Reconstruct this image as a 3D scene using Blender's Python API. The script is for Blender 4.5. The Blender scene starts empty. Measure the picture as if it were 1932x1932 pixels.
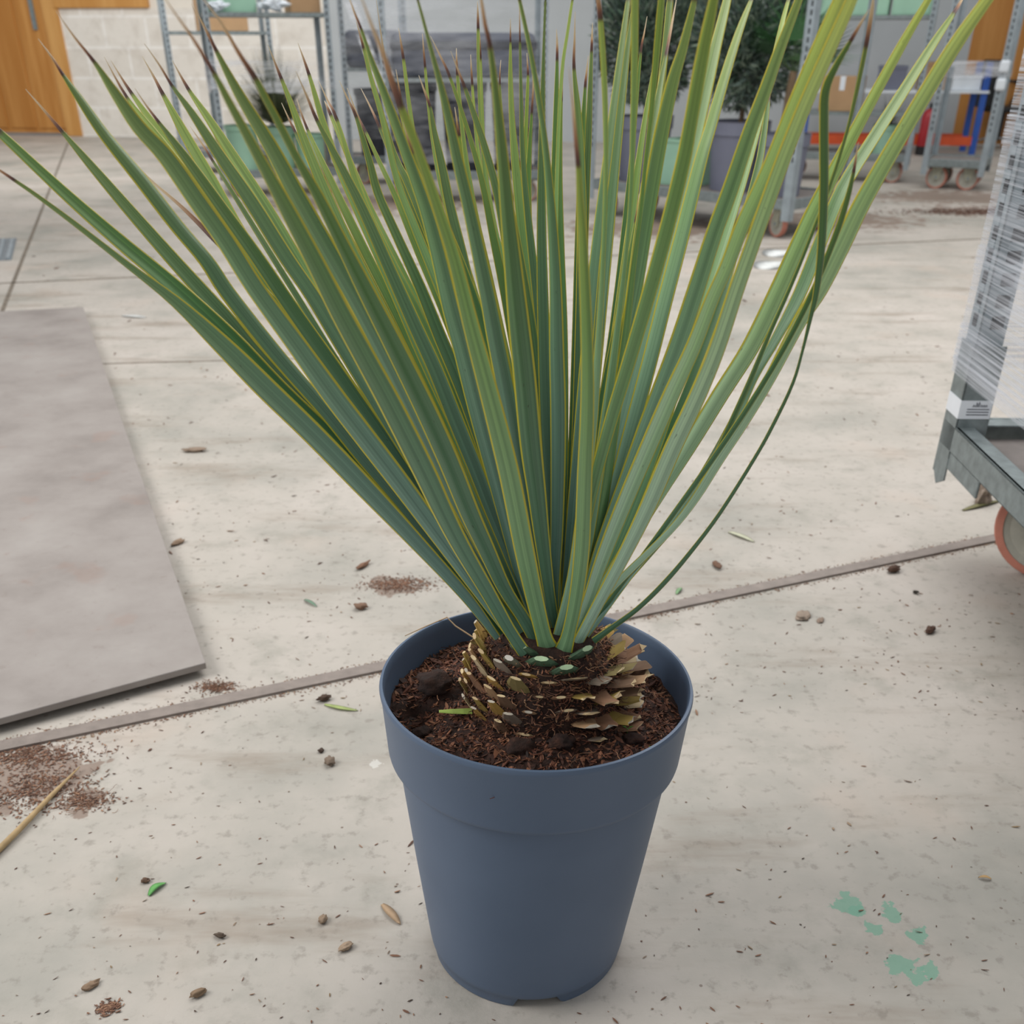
import bpy, bmesh, math, random
from mathutils import Vector, Matrix, noise
R = math.radians
random.seed(7)
SC = bpy.context.scene
COL = SC.collection
# ------------------------------------------------------------------ camera
H, PITCH, F, W, PY = 1.2, R(32.0), 1932.0, 1932.0, 1288.0
cd = bpy.data.cameras.new('camera'); cam = bpy.data.objects.new('camera', cd); COL.objects.link(cam)
cam.location = (0, 0, H); cam.rotation_euler = (R(90) - PITCH, 0, 0)
cd.sensor_fit = 'HORIZONTAL'; cd.sensor_width = 36; cd.lens = 36 * F / W
cd.shift_y = (PY - W / 2) / W
cd.clip_start = 0.02; cd.clip_end = 100
cd.dof.use_dof = True; cd.dof.focus_distance = 1.36; cd.dof.aperture_fstop = 6.5
SC.camera = cam
# ------------------------------------------------------------------ world + lights
wd = bpy.data.worlds.new('world'); SC.world = wd; wd.use_nodes = True
wn = wd.node_tree.nodes; bg = wn['Background']
bg.inputs[0].default_value = (0.93, 0.97, 1.0, 1); bg.inputs[1].default_value = 0.45
def area(name, loc, tgt, size, power, col=(1, 1, 1)):
    l = bpy.data.lights.new(name, 'AREA'); l.shape = 'SQUARE'; l.size = size; l.energy = power; l.color = col
    o = bpy.data.objects.new(name, l); COL.objects.link(o); o.location = loc
    o.rotation_euler = (Vector(tgt) - Vector(loc)).to_track_quat('-Z', 'Y').to_euler(); return o
area('roof_light', (-4.0, 1.0, 3.5), (0.1, 1.3, 0.3), 2.6, 175, (1.0, 0.985, 0.96))
area('rear_roof_light', (1.0, 8.0, 6.0), (0.5, 9.5, 0), 8.0, 330, (1.0, 0.985, 0.96))
area('middle_fill_light', (1.6, 4.6, 5.0), (0.6, 3.4, 0), 4.0, 150, (1.0, 0.985, 0.96))  # added fill, no visible source: brightens the floor at middle distance
area('left_wall_fill', (-4.5, 11.5, 4.5), (-5.5, 17.0, 1.0), 4.0, 210, (1.0, 0.99, 0.97))  # added fill, no visible source: lifts the block wall at left
SC.view_settings.view_transform = 'Standard'; SC.view_settings.look = 'None'
SC.view_settings.exposure = 0.0; SC.view_settings.gamma = 1.0
# ------------------------------------------------------------------ geometry of the view
SP, CP = math.sin(PITCH), math.cos(PITCH)
RIGHT = Vector((1, 0, 0)); FWD = Vector((0, CP, -SP)); DOWN = Vector((0, -SP, -CP))
def ray(x, y): return FWD + RIGHT * ((x - W / 2) / F) + DOWN * ((y - PY) / F)
def G(x, y, z=0.0):
    d = ray(x, y); t = (z - H) / d.z; return Vector((0, 0, H)) + d * t
def PD(x, y, Y):
    d = ray(x, y); t = Y / d.y; return Vector((0, 0, H)) + d * t
def depth(p): return (p - Vector((0, 0, H))).dot(FWD)
# ------------------------------------------------------------------ object helpers
def thing(name, label, cat, loc=(0, 0, 0), rz=0, group=None, rot=None):
    o = bpy.data.objects.new(name, None); COL.objects.link(o); o.empty_display_size = .1
    o.location = loc; o.rotation_euler = rot or (0, 0, rz); o['label'] = label; o['category'] = cat
    if group: o['group'] = group
    return o
def tag(o, label, cat, group=None, kind=None):
    o['label'] = label; o['category'] = cat
    if group: o['group'] = group
    if kind: o['kind'] = kind
    return o
class MB:
    def __init__(s): s.v = []; s.f = []; s.c = []; s.uv = []; s.T = Matrix()
    def add(s, vs, fs, col=None, uvs=None):
        n = len(s.v); s.v += [tuple(s.T @ Vector(v)) for v in vs]
        s.f += [tuple(i + n for i in f) for f in fs]
        s.c += [col or (1, 1, 1, 1)] * len(vs)
        s.uv += uvs or [(0, 0)] * len(vs)
    def box(s, a, b, M=None):
        x0, y0, z0 = a; x1, y1, z1 = b
        vs = [Vector(p) for p in ((x0,y0,z0),(x1,y0,z0),(x1,y1,z0),(x0,y1,z0),(x0,y0,z1),(x1,y0,z1),(x1,y1,z1),(x0,y1,z1))]
        if M: vs = [M @ v for v in vs]
        s.add(vs, [(0,3,2,1),(4,5,6,7),(0,1,5,4),(1,2,6,5),(2,3,7,6),(3,0,4,7)])
    def prism(s, pts, z0, z1):
        n = len(pts)
        s.add([(p[0], p[1], z0) for p in pts] + [(p[0], p[1], z1) for p in pts],
              [tuple(range(n - 1, -1, -1)), tuple(range(n, 2 * n))] + [(i, (i + 1) % n, n + (i + 1) % n, n + i) for i in range(n)])
    def tube(s, pts, r, n=8, col=None, caps=True):
        pts = [Vector(p) for p in pts]; vs = []; m = len(pts)
        up = None
        for i, p in enumerate(pts):
            t = (pts[min(i + 1, m - 1)] - pts[max(i - 1, 0)]).normalized()
            if up is None: up = Vector((0, 0, 1)) if abs(t.z) < .9 else Vector((1, 0, 0))
            a = t.cross(up)
            if a.length < 1e-6: a = t.orthogonal()
            a.normalize(); b = a.cross(t).normalized(); up = b
            rr = r[i] if isinstance(r, (list, tuple)) else r
            vs += [p + (a * math.cos(k * 2 * math.pi / n) + b * math.sin(k * 2 * math.pi / n)) * rr for k in range(n)]
        fs = [(i * n + k, i * n + (k + 1) % n, (i + 1) * n + (k + 1) % n, (i + 1) * n + k) for i in range(m - 1) for k in range(n)]
        if caps: fs += [tuple(range(n - 1, -1, -1)), tuple(range((m - 1) * n, m * n))]
        s.add(vs, fs, col)
    def lathe(s, prof, n=32, c=(0, 0, 0), axis='Z', closed=True):
        vs = []; m = len(prof)
        for r, z in prof:
            for k in range(n):
                a = k * 2 * math.pi / n
                p = Vector((r * math.cos(a), r * math.sin(a), z))
                if axis == 'Y': p = Vector((p.x, p.z, p.y))
                if axis == 'X': p = Vector((p.z, p.x, p.y))
                vs.append(Vector(c) + p)
        fs = [(i * n + k, i * n + (k + 1) % n, (i + 1) * n + (k + 1) % n, (i + 1) * n + k) for i in range(m - 1) for k in range(n)]
        if closed: fs += [tuple(range(n - 1, -1, -1)), tuple(range((m - 1) * n, m * n))]
        s.add(vs, fs)
    def build(s, name, mat, parent=None, smooth=False, color=None, bevel=0, fix=True):
        me = bpy.data.meshes.new(name); me.from_pydata(s.v, [], s.f); 
        if s.c:
            ca = me.color_attributes.new('Col', 'FLOAT_COLOR', 'POINT')
            ca.data.foreach_set('color', [x for c in s.c for x in c])
        if any(u != (0, 0) for u in s.uv):
            ul = me.uv_layers.new(name='UV')
            for lp in me.loops: ul.data[lp.index].uv = s.uv[lp.vertex_index]
        if fix:
            bm = bmesh.new(); bm.from_mesh(me); bmesh.ops.recalc_face_normals(bm, faces=bm.faces); bm.to_mesh(me); bm.free()
        if smooth: me.polygons.foreach_set('use_smooth', [True] * len(me.polygons))
        me.materials.append(mat)
        o = bpy.data.objects.new(name, me); COL.objects.link(o)
        if parent: o.parent = parent
        if color: o.color = color
        if bevel:
            m = o.modifiers.new('bevel', 'BEVEL'); m.width = bevel; m.segments = 2; m.limit_method = 'ANGLE'; m.angle_limit = R(40)
        return o
# ------------------------------------------------------------------ materials
def lin(r, g, b):
    f = lambda c: (c / 255 / 12.92) if c <= 10 else ((c / 255 + .055) / 1.055) ** 2.4
    return (f(r), f(g), f(b), 1)
class NT:
    def __init__(s, name):
        s.m = bpy.data.materials.new(name); s.m.use_nodes = True; s.t = s.m.node_tree; s.b = s.t.nodes['Principled BSDF']
        s.out = s.t.nodes['Material Output']
    def n(s, typ, **kw):
        n = s.t.nodes.new(typ)
        for k, v in kw.items(): setattr(n, k, v)
        return n
    def l(s, a, b): s.t.links.new(a, b)
    def val(s, inp, v):
        if hasattr(v, 'is_linked') or isinstance(v, bpy.types.NodeSocket): s.l(v, inp)
        else: inp.default_value = v
    def math(s, op, a, b=0.0, c=None):
        n = s.n('ShaderNodeMath', operation=op); s.val(n.inputs[0], a); s.val(n.inputs[1], b)
        if c is not None: s.val(n.inputs[2], c)
        return n.outputs[0]
    def mix(s, f, a, b, mode='MIX'):
        n = s.n('ShaderNodeMix', data_type='RGBA', blend_type=mode); s.val(n.inputs[0], f); s.val(n.inputs[6], a); s.val(n.inputs[7], b); return n.outputs[2]
    def ramp(s, f, stops):
        n = s.n('ShaderNodeValToRGB'); s.val(n.inputs[0], f); e = n.color_ramp.elements
        while len(e) < len(stops): e.new(.5)
        for i, (p, c) in enumerate(stops):
            e[i].position = p; e[i].color = c if len(c) == 4 else (*c, 1)
        return n.outputs[0]
    def step(s, f, a, b):
        n = s.n('ShaderNodeMapRange', interpolation_type='SMOOTHSTEP'); s.val(n.inputs[0], f); n.inputs[1].default_value = a; n.inputs[2].default_value = b; return n.outputs[0]
    def coord(s, which='Object', scale=(1, 1, 1)):
        tc = s.n('ShaderNodeTexCoord'); mp = s.n('ShaderNodeMapping'); s.l(tc.outputs[which], mp.inputs[0]); mp.inputs[3].default_value = scale; return mp.outputs[0]
    def noise(s, vec, scale, detail=4, rough=.55):
        n = s.n('ShaderNodeTexNoise'); s.l(vec, n.inputs['Vector']); n.inputs['Scale'].default_value = scale; n.inputs['Detail'].default_value = detail; n.inputs['Roughness'].default_value = rough; return n.outputs['Fac']
    def bump(s, h, strength=.3, dist=.01):
        n = s.n('ShaderNodeBump'); s.l(h, n.inputs['Height']); n.inputs['Strength'].default_value = strength; n.inputs['Distance'].default_value = dist; s.l(n.outputs[0], s.b.inputs['Normal'])
def simple(name, col, rough=.6, metal=0.0, var=.12, scale=8, bump=0, coord='Object'):
    t = NT(name); v = t.coord(coord); f = t.noise(v, scale)
    a = tuple(max(0, c * (1 - var)) for c in col[:3]) + (1,); b = tuple(min(1, c * (1 + var)) for c in col[:3]) + (1,)
    t.l(t.ramp(f, [(.3, a), (.7, b)]), t.b.inputs['Base Color']); t.b.inputs['Roughness'].default_value = rough; t.b.inputs['Metallic'].default_value = metal
    if bump: t.bump(t.noise(v, scale * 6), bump, .005)
    return t.m
def vcol(name, rough=.8, mulnoise=0.3, scale=40):
    t = NT(name); a = t.n('ShaderNodeVertexColor', layer_name='Col'); f = t.noise(t.coord(), scale)
    g = t.ramp(f, [(.3, (1 - mulnoise,) * 3 + (1,)), (.7, (1, 1, 1, 1))])
    t.l(t.mix(1.0, a.outputs[0], g, 'MULTIPLY'), t.b.inputs['Base Color']); t.b.inputs['Roughness'].default_value = rough
    return t.m
M = {}
M['vcol'] = vcol('tinted_bits')
M['galv'] = simple('galvanised_steel', lin(150, 160, 166), .5, .25, .14, 14)
M['galv_worn'] = simple('worn_galvanised_steel', lin(128, 137, 138), .5, .3, .22, 30, .15)
M['deck'] = simple('trolley_deck_board', lin(128, 120, 116), .8, 0, .2, 9)
M['rubber'] = simple('dark_rubber', lin(52, 45, 42), .7)
M['hubgrey'] = simple('grey_wheel_hub', lin(168, 166, 155), .6, 0, .15, 20)
M['tyre'] = simple('pink_rubber_tyre', lin(188, 122, 104), .7, 0, .12, 25)
M['fork'] = simple('dull_zinc_fork', lin(176, 176, 158), .55, .1, .1, 10)
M['mint'] = simple('mint_plastic', lin(152, 192, 168), .5, 0, .08, 5)
M['potgrey'] = simple('slate_plastic_far', lin(112, 115, 132), .5, 0, .08, 5)
M['bundle'] = simple('grey_wrapped_load', lin(84, 88, 100), .6, 0, .25, 3)
M['black'] = simple('black_plastic', lin(26, 26, 28), .5)
M['blackpot'] = simple('dark_nursery_plastic', lin(40, 43, 52), .5, 0, .15, 6)
M['white'] = simple('white_plastic', lin(222, 228, 234), .6, 0, .06, 6)
M['card'] = simple('cardboard', lin(176, 142, 106), .85, 0, .08, 5)
M['blue'] = simple('blue_paint', lin(40, 84, 168), .5)
M['orange'] = simple('orange_paint', lin(206, 82, 38), .5)
M['red'] = simple('red_enamel', lin(160, 32, 40), .35)
M['chrome'] = simple('chrome', lin(190, 190, 190), .2, .9)
M['bark'] = simple('bark', lin(120, 100, 78), .9, 0, .3, 14, .5)
def m_pot():
    t = NT('slate_blue_pot_plastic'); v = t.coord('Object')
    f = t.noise(v, 7, 3); base = t.ramp(f, [(.3, lin(82, 98, 121)), (.7, lin(87, 103, 126))])
    sc = t.noise(t.coord('Object', (1, 1, 6)), 60, 5, .7)
    base = t.mix(t.math('MULTIPLY', t.step(sc, .68, .8), .25), base, lin(150, 160, 170))
    t.l(base, t.b.inputs['Base Color']); t.b.inputs['Roughness'].default_value = .46
    t.b.inputs['Specular IOR Level'].default_value = .4
    t.bump(t.noise(v, 300, 2), .03, .001); return t.m
M['pot'] = m_pot()
def m_leaf():
    t = NT('yucca_leaf'); uv = t.n('ShaderNodeUVMap', uv_map='UV'); sx = t.n('ShaderNodeSeparateXYZ'); t.l(uv.outputs[0], sx.inputs[0])
    u, v = sx.outputs[0], sx.outputs[1]
    oi = t.n('ShaderNodeObjectInfo')
    body = t.ramp(v, [(0, lin(112, 150, 142)), (.3, lin(112, 148, 130)), (.6, lin(106, 143, 98)), (.88, lin(126, 150, 78))])
    mp = t.n('ShaderNodeMapping'); t.l(uv.outputs[0], mp.inputs[0]); mp.inputs[3].default_value = (16, 1.0, 1)
    cb = t.n('ShaderNodeCombineXYZ'); t.l(oi.outputs['Random'], cb.inputs[2])
    va = t.n('ShaderNodeVectorMath', operation='MULTIPLY_ADD'); t.l(cb.outputs[0], va.inputs[0]); va.inputs[1].default_value = (0, 0, 40); t.l(mp.outputs[0], va.inputs[2])
    st = t.noise(va.outputs[0], 1.0, 3)
    body = t.mix(1.0, body, t.ramp(st, [(.28, (.74, .77, .79, 1)), (.72, (1.18, 1.16, 1.13, 1))]), 'MULTIPLY')
    mp3 = t.n('ShaderNodeMapping'); t.l(uv.outputs[0], mp3.inputs[0]); mp3.inputs[3].default_value = (3.2, .55, 1)
    va3 = t.n('ShaderNodeVectorMath', operation='MULTIPLY_ADD'); t.l(cb.outputs[0], va3.inputs[0]); va3.inputs[1].default_value = (0, 0, 55); t.l(mp3.outputs[0], va3.inputs[2])
    body = t.mix(1.0, body, t.ramp(t.noise(va3.outputs[0], 1.3, 2), [(.32, (.74, .78, .76, 1)), (.68, (1.26, 1.22, 1.2, 1))]), 'MULTIPLY')
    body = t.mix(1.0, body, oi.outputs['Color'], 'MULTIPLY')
    mp2 = t.n('ShaderNodeMapping'); t.l(uv.outputs[0], mp2.inputs[0]); mp2.inputs[3].default_value = (5, 40, 1)
    va2 = t.n('ShaderNodeVectorMath', operation='MULTIPLY_ADD'); t.l(cb.outputs[0], va2.inputs[0]); va2.inputs[1].default_value = (0, 0, 70); t.l(mp2.outputs[0], va2.inputs[2])
    sp = t.noise(va2.outputs[0], 1.6, 2)
    body = t.mix(t.math('MULTIPLY', t.step(sp, .73, .78), .6), body, lin(52, 56, 36))
    e = t.math('MULTIPLY', t.math('ABSOLUTE', t.math('SUBTRACT', u, .5)), 2.0)
    body = t.mix(t.step(e, .80, .88), body, lin(206, 192, 58))
    tipc = t.ramp(v, [(.885, lin(150, 150, 60)), (.903, lin(84, 48, 42)), (.914, lin(124, 76, 58)), (.930, lin(182, 132, 92)), (.955, lin(222, 190, 146)), (1.0, lin(232, 216, 188))])
    jag = t.math('ADD', v, t.math('MULTIPLY', t.math('SUBTRACT', st, .5), .02))
    colr = t.mix(t.step(jag, .893, .903), body, tipc)
    t.l(colr, t.b.inputs['Base Color']); t.b.inputs['Roughness'].default_value = .36; t.b.inputs['Specular IOR Level'].default_value = .7
    t.bump(st, .12, .0015)
    tr = t.n('ShaderNodeBsdfTranslucent'); t.l(colr, tr.inputs[0]); ms = t.n('ShaderNodeMixShader'); ms.inputs[0].default_value = .14
    t.l(t.b.outputs[0], ms.inputs[1]); t.l(tr.outputs[0], ms.inputs[2]); t.l(ms.outputs[0], t.out.inputs[0]); return t.m
M['leaf'] = m_leaf()
def m_soil():
    t = NT('potting_soil'); v = t.coord(); f = t.noise(v, 55, 6, .7); g = t.noise(v, 9, 3)
    c = t.ramp(f, [(.32, lin(24, 15, 12)), (.52, lin(62, 38, 29)), (.72, lin(104, 68, 52))])
    c = t.mix(t.step(g, .35, .7), c, t.mix(.5, c, lin(40, 26, 21)))
    t.l(c, t.b.inputs['Base Color']); t.b.inputs['Roughness'].default_value = .95; t.bump(t.noise(v, 120, 6, .7), .9, .006); return t.m
M['soil'] = m_soil()
def m_floor():
    t = NT('concrete_floor'); v = t.coord('Object'); 
    a = t.noise(v, 1.3, 6, .6); b = t.noise(v, 6.5, 6, .65); c = t.noise(v, 38, 4, .6); st = t.noise(t.coord('Object', (.5, 2.2, 1)), 2.6, 5, .65)
    col = t.ramp(a, [(.28, lin(150, 148, 140)), (.5, lin(181, 174, 165)), (.72, lin(197, 188, 180))])
    col = t.mix(t.math('MULTIPLY', t.step(b, .5, .72), .45), col, lin(142, 140, 130))
    col = t.mix(t.math('MULTIPLY', t.step(t.noise(v, 2.1, 4), .55, .72), .35), col, lin(192, 174, 160))
    col = t.mix(t.math('MULTIPLY', t.step(st, .52, .74), .6), col, lin(136, 121, 106))
    col = t.mix(t.math('MULTIPLY', t.step(c, .54, .72), .38), col, lin(112, 104, 95))
    vo = t.n('ShaderNodeTexVoronoi'); t.l(v, vo.inputs['Vector']); vo.inputs['Scale'].default_value = 26
    spk = t.math('MULTIPLY', t.math('LESS_THAN', vo.outputs['Distance'], .07), t.step(t.noise(v, 4, 3), .5, .6))
    col = t.mix(t.math('MULTIPLY', spk, .7), col, lin(92, 70, 56))
    sep = t.n('ShaderNodeSeparateXYZ'); t.l(v, sep.inputs[0])
    def blot(p, r, colr, thr, ns, amt=.9, sy=1.0):
        nonlocal col
        mp = t.n('ShaderNodeVectorMath', operation='SUBTRACT'); t.l(v, mp.inputs[0]); mp.inputs[1].default_value = p
        sc = t.n('ShaderNodeVectorMath', operation='MULTIPLY'); t.l(mp.outputs[0], sc.inputs[0]); sc.inputs[1].default_value = (1, sy, 1)
        ln = t.n('ShaderNodeVectorMath', operation='LENGTH'); t.l(sc.outputs[0], ln.inputs[0])
        fall = t.math('SUBTRACT', 1.0, t.math('DIVIDE', ln.outputs['Value'], r))
        m = t.math('ADD', t.math('MULTIPLY', fall, .45), t.noise(v, ns, 4, .6))
        m = t.math('MULTIPLY', t.step(m, thr, thr + .04), t.math('GREATER_THAN', fall, 0.0))
        col = t.mix(t.math('MULTIPLY', m, amt), col, colr)
    g = lin(118, 165, 143)
    for px, r in (((1595, 1702), .05), ((1618, 1718), .025), ((1680, 1720), .038), ((1645, 1748), .03), ((1732, 1764), .035), ((1712, 1826), .05), ((1755, 1830), .03)):
        blot(tuple(G(*px)), r, g, .72, 30, .8)
    br = lin(112, 82, 64)
    for px, r, sy in (((1850, 398), .8, 1.5), ((1560, 415), 1.2, 1.5), ((740, 1105), .1, 1), ((60, 1470), .16, 1), ((160, 1515), .08, 1), ((1800, 372), 1.3, 1.6), ((700, 385), 1.6, 1.5), ((1250, 430), 1.2, 1.5)):
        blot(tuple(G(*px)), r, br, .68, 9, .6, sy)
    blot(tuple(G(708, 1440)), .035, lin(214, 212, 206), .78, 40, .6)
    t.l(col, t.b.inputs['Base Color']); t.b.inputs['Roughness'].default_value = .62; t.b.inputs['Specular IOR Level'].default_value = .3
    t.bump(t.noise(v, 22, 6, .7), .25, .006); return t.m
M['floor'] = m_floor()
def m_block():
    t = NT('split_face_block'); v = t.coord('Object'); 
    br = t.n('ShaderNodeTexBrick'); t.l(v, br.inputs['Vector']); br.inputs['Scale'].default_value = 1; br.inputs['Brick Width'].default_value = .64; br.inputs['Row Height'].default_value = .38; br.inputs['Mortar Size'].default_value = .02; br.inputs['Mortar Smooth'].default_value = .3
    br.inputs['Color1'].default_value = lin(226, 220, 211); br.inputs['Color2'].default_value = lin(219, 212, 202); br.inputs['Mortar'].default_value = lin(236, 232, 226)
    f = t.noise(v, 5, 4, .6); t.l(t.mix(t.math('MULTIPLY', t.step(f, .45, .7), .4), br.outputs[0], lin(190, 180, 168)), t.b.inputs['Base Color'])
    t.b.inputs['Roughness'].default_value = .9; t.bump(f, .5, .03); return t.m
M['block'] = m_block()
M['plaster'] = simple('cream_plaster', lin(222, 214, 202), .9, 0, .04, 2)
M['greywall'] = simple('grey_cladding', lin(176, 180, 182), .8, 0, .06, 1.2)
def m_wood(name, a, b):
    t = NT(name); v = t.coord('Object', (14, 14, .8)); f = t.noise(v, 1, 5, .6); w = t.noise(t.coord('Object', (3, 3, .15)), 1, 3)
    t.l(t.mix(t.step(w, .35, .7), t.ramp(f, [(.3, a), (.7, b)]), a), t.b.inputs['Base Color']); t.b.inputs['Roughness'].default_value = .5; return t.m
M['wood'] = m_wood('varnished_pine', lin(176, 116, 48), lin(206, 150, 82))
M['woodtrim'] = m_wood('pine_trim', lin(190, 134, 66), lin(216, 166, 100))
def m_sheet():
    t = NT('weathered_sheet'); v = t.coord(); f = t.noise(v, 3.2, 6, .65); g = t.noise(v, 24, 5, .7)
    c = t.ramp(f, [(.3, lin(134, 126, 121)), (.5, lin(150, 142, 137)), (.7, lin(160, 153, 148))]); c = t.mix(t.math('MULTIPLY', t.step(g, .58, .75), .35), c, lin(120, 106, 98))
    c = t.mix(t.math('MULTIPLY', t.step(t.noise(v, 6, 3), .62, .72), .3), c, lin(150, 124, 112))
    t.l(c, t.b.inputs['Base Color']); t.b.inputs['Roughness'].default_value = .6; t.bump(g, .2, .003); return t.m
M['sheet'] = m_sheet()
M['rail'] = simple('worn_steel_strip', lin(138, 127, 120), .6, .1, .14, 30, .1)
M['joint'] = simple('joint_dirt', lin(118, 108, 96), .95, 0, .3, 20)
M['grate'] = simple('drain_grating_steel', lin(130, 138, 144), .5, .3, .2, 20)
M['shrub'] = vcol('shrub_foliage', .6, .3, 6)
def m_film(name, dens, sc, zdir=True, tint=(.93, .95, 1.0, 1)):
    t = NT(name); v = t.coord('Object', (.6, .6, sc)); f = t.noise(v, 1, 4, .75); g = t.noise(t.coord('Object', (1, 1, 5)), 1.4, 3)
    al = t.math('ADD', t.math('MULTIPLY', t.step(f, .4, .66), dens), t.math('MULTIPLY', t.step(g, .45, .7), dens * .5))
    tr = t.n('ShaderNodeBsdfTransparent'); ms = t.n('ShaderNodeMixShader'); t.l(t.math('MINIMUM', al, .92), ms.inputs[0])
    t.b.inputs['Base Color'].default_value = tint; t.b.inputs['Roughness'].default_value = .35
    tl = t.n('ShaderNodeBsdfTranslucent'); tl.inputs[0].default_value = tint; m2 = t.n('ShaderNodeMixShader'); m2.inputs[0].default_value = .35
    t.l(t.b.outputs[0], m2.inputs[1]); t.l(tl.outputs[0], m2.inputs[2])
    t.l(tr.outputs[0], ms.inputs[1]); t.l(m2.outputs[0], ms.inputs[2]); t.l(ms.outputs[0], t.out.inputs[0]); return t.m
M['film_near'] = m_film('stretch_netting', .58, 130, True, (.80, .83, .90, 1))
M['film'] = m_film('stretch_film', .30, 3)
M['film_band'] = m_film('thick_stretch_film', .8, 4)
def m_slots():
    t = NT('slotted_post_face'); sp = t.n('ShaderNodeSeparateXYZ'); tc = t.n('ShaderNodeTexCoord'); t.l(tc.outputs['Object'], sp.inputs[0])
    fr = t.math('FRACT', t.math('MULTIPLY', sp.outputs[2], 20.0)); t.l(t.mix(t.math('LESS_THAN', fr, .62), lin(150, 160, 166), lin(24, 26, 30)), t.b.inputs['Base Color']); t.b.inputs['Roughness'].default_value = .6; return t.m
M['slots'] = m_slots()
M['label'] = simple('paper_sticker', lin(226, 230, 236), .5, 0, .03)
M['ink'] = simple('dark_ink', lin(40, 42, 60), .6)
# ------------------------------------------------------------------ setting
def struct(o): o['kind'] = 'structure'; return o
mb = MB(); mb.box((-16, -2, -.12), (16, 24, 0)); struct(mb.build('floor', M['floor']))
WL, WR = G(157, 257), G(1905, 277)
wu = (WR - WL); wu.z = 0; wlen = wu.length; wa = math.atan2(wu.y, wu.x); wu.normalize()
WM = Matrix.Translation(WL) @ Matrix.Rotation(wa, 4, 'Z')      # local x along the wall, -y towards the room
def wallobj(mb, name, mat, x0=0, z0=0, **k):
    o = mb.build(name, mat, **k); o.matrix_world = WM @ Matrix.Translation((x0, 0, z0)); return o
uA = (G(640, 262) - WL).dot(wu)
uB = wlen - .78
mb = MB(); mb.v = []; 
# block wall: brick pattern lies in object XY, so the slab is modelled flat and stood up
mb.box((0, 0, -.2), (uA, 1.62, 0)); o = mb.build('wall_left', M['block']); o.matrix_world = WM @ Matrix.Rotation(R(90), 4, 'X'); struct(o)
mb = MB(); mb.box((uA, -.0, 0), (uB, .2, 5)); o = wallobj(mb, 'wall_back', M['greywall']); struct(o)
mb = MB(); mb.box((wlen, 0, 0), (wlen + 8, .2, 5)); struct(wallobj(mb, 'wall_right', M['plaster']))
mb = MB(); mb.box((0, .02, 1.62), (uA, .2, 5)); struct(wallobj(mb, 'wall_back_upper', M['plaster']))
d = struct(wallobj(MB() if 0 else (lambda m: (m.box((-2.6, .02, .04), (-.24, .10, 3.4)), m)[1])(MB()), 'door_1', M['wood']))
mb = MB(); mb.box((-.24, -.03, 0), (0, .2, 3.4)); o = mb.build('door_frame', M['woodtrim'], d, bevel=.01)
mb = MB(); mb.box((-.43, -.03, 1.36), (-.37, .02, 1.95)); mb.box((-.42, -.09, 1.9), (-.38, -.03, 1.94)); mb.build('door_handle', M['galv_worn'], d)
for k in range(5):
    mb = MB(); x = -2.55 + k * .47; mb.box((x, .0, .1), (x + .42, .03, 3.3)); mb.build('door_plank', M['wood'], d, bevel=.008)
mb = MB(); mb.box((-.05, -.05, 1.62), (1.38, .05, 1.84)); struct(wallobj(mb, 'trim_3', M['woodtrim'], bevel=.01))
d2 = struct(wallobj((lambda m: (m.box((uB, .0, .03), (wlen, .12, 3.6)), m)[1])(MB()), 'door_2', M['wood']))
mb = MB(); mb.box((wlen - .12, -.03, 0), (wlen, .0, 3.6)); mb.build('door_frame', M['woodtrim'], d2)
# floor strip (steel rail in the slab), thin joints
def strip(name, a, b, w, z0, z1, mat, ext=0):
    a = Vector(a); b = Vector(b); t = (b - a); t.z = 0; t.normalize(); n = Vector((-t.y, t.x, 0)) * w / 2; a = a - t * ext; b = b + t * ext
    m = MB(); m.prism([(a + n)[:2], (a - n)[:2], (b - n)[:2], (b + n)[:2]][::1], z0, z1); return m.build(name, mat)
struct(strip('trim_1', G(202, 1369), G(1868, 1019), .036, -.02, .006, M['rail'], 1.2))
struct(strip('trim_2', G(39, 533), G(1870, 450), .026, -.01, .0015, M['joint'], .3))
struct(strip('trim_4', G(128, 270), G(3, 590), .022, -.01, .0015, M['joint'], .2))
struct(strip('trim_5', G(60, 690), G(900, 668), .012, -.01, .0012, M['joint']))
mb = MB(); q = [G(-60, 452), G(32, 450), G(22, 491), G(-60, 494)]; mb.prism([p[:2] for p in q][::-1], -.01, .004); o = mb.build('drain_grating', M['grate'])
tag(o, 'grey steel drain grating set in the floor at the left edge', 'drain')
for f0, f1 in ((-10, 12), (8, 26)):
    pass
mb = MB()
for k in range(5):
    xa = -52 + k * 17; a, b = G(xa + 8, 453), G(xa - 1, 490); tt = (b - a).normalized(); n = Vector((-tt.y, tt.x, 0)) * .012
    mb.prism([(a + n)[:2], (a - n)[:2], (b - n)[:2], (b + n)[:2]], .004, .012)
mb.build('grating_bar', M['galv'], o)
# big sheet lying on the floor, left
c = [G(157, 579, .034), G(388, 1250, .034), G(-40, 1366, .034), G(-900, 1580, .034), G(-700, 625, .034)]
mb = MB(); mb.prism([p[:2] for p in c], .018, .034); o = mb.build('flat_sheet', M['sheet'], bevel=.002)
tag(o, 'large weathered grey-brown sheet lying flat on the concrete at left', 'sheet')
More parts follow.
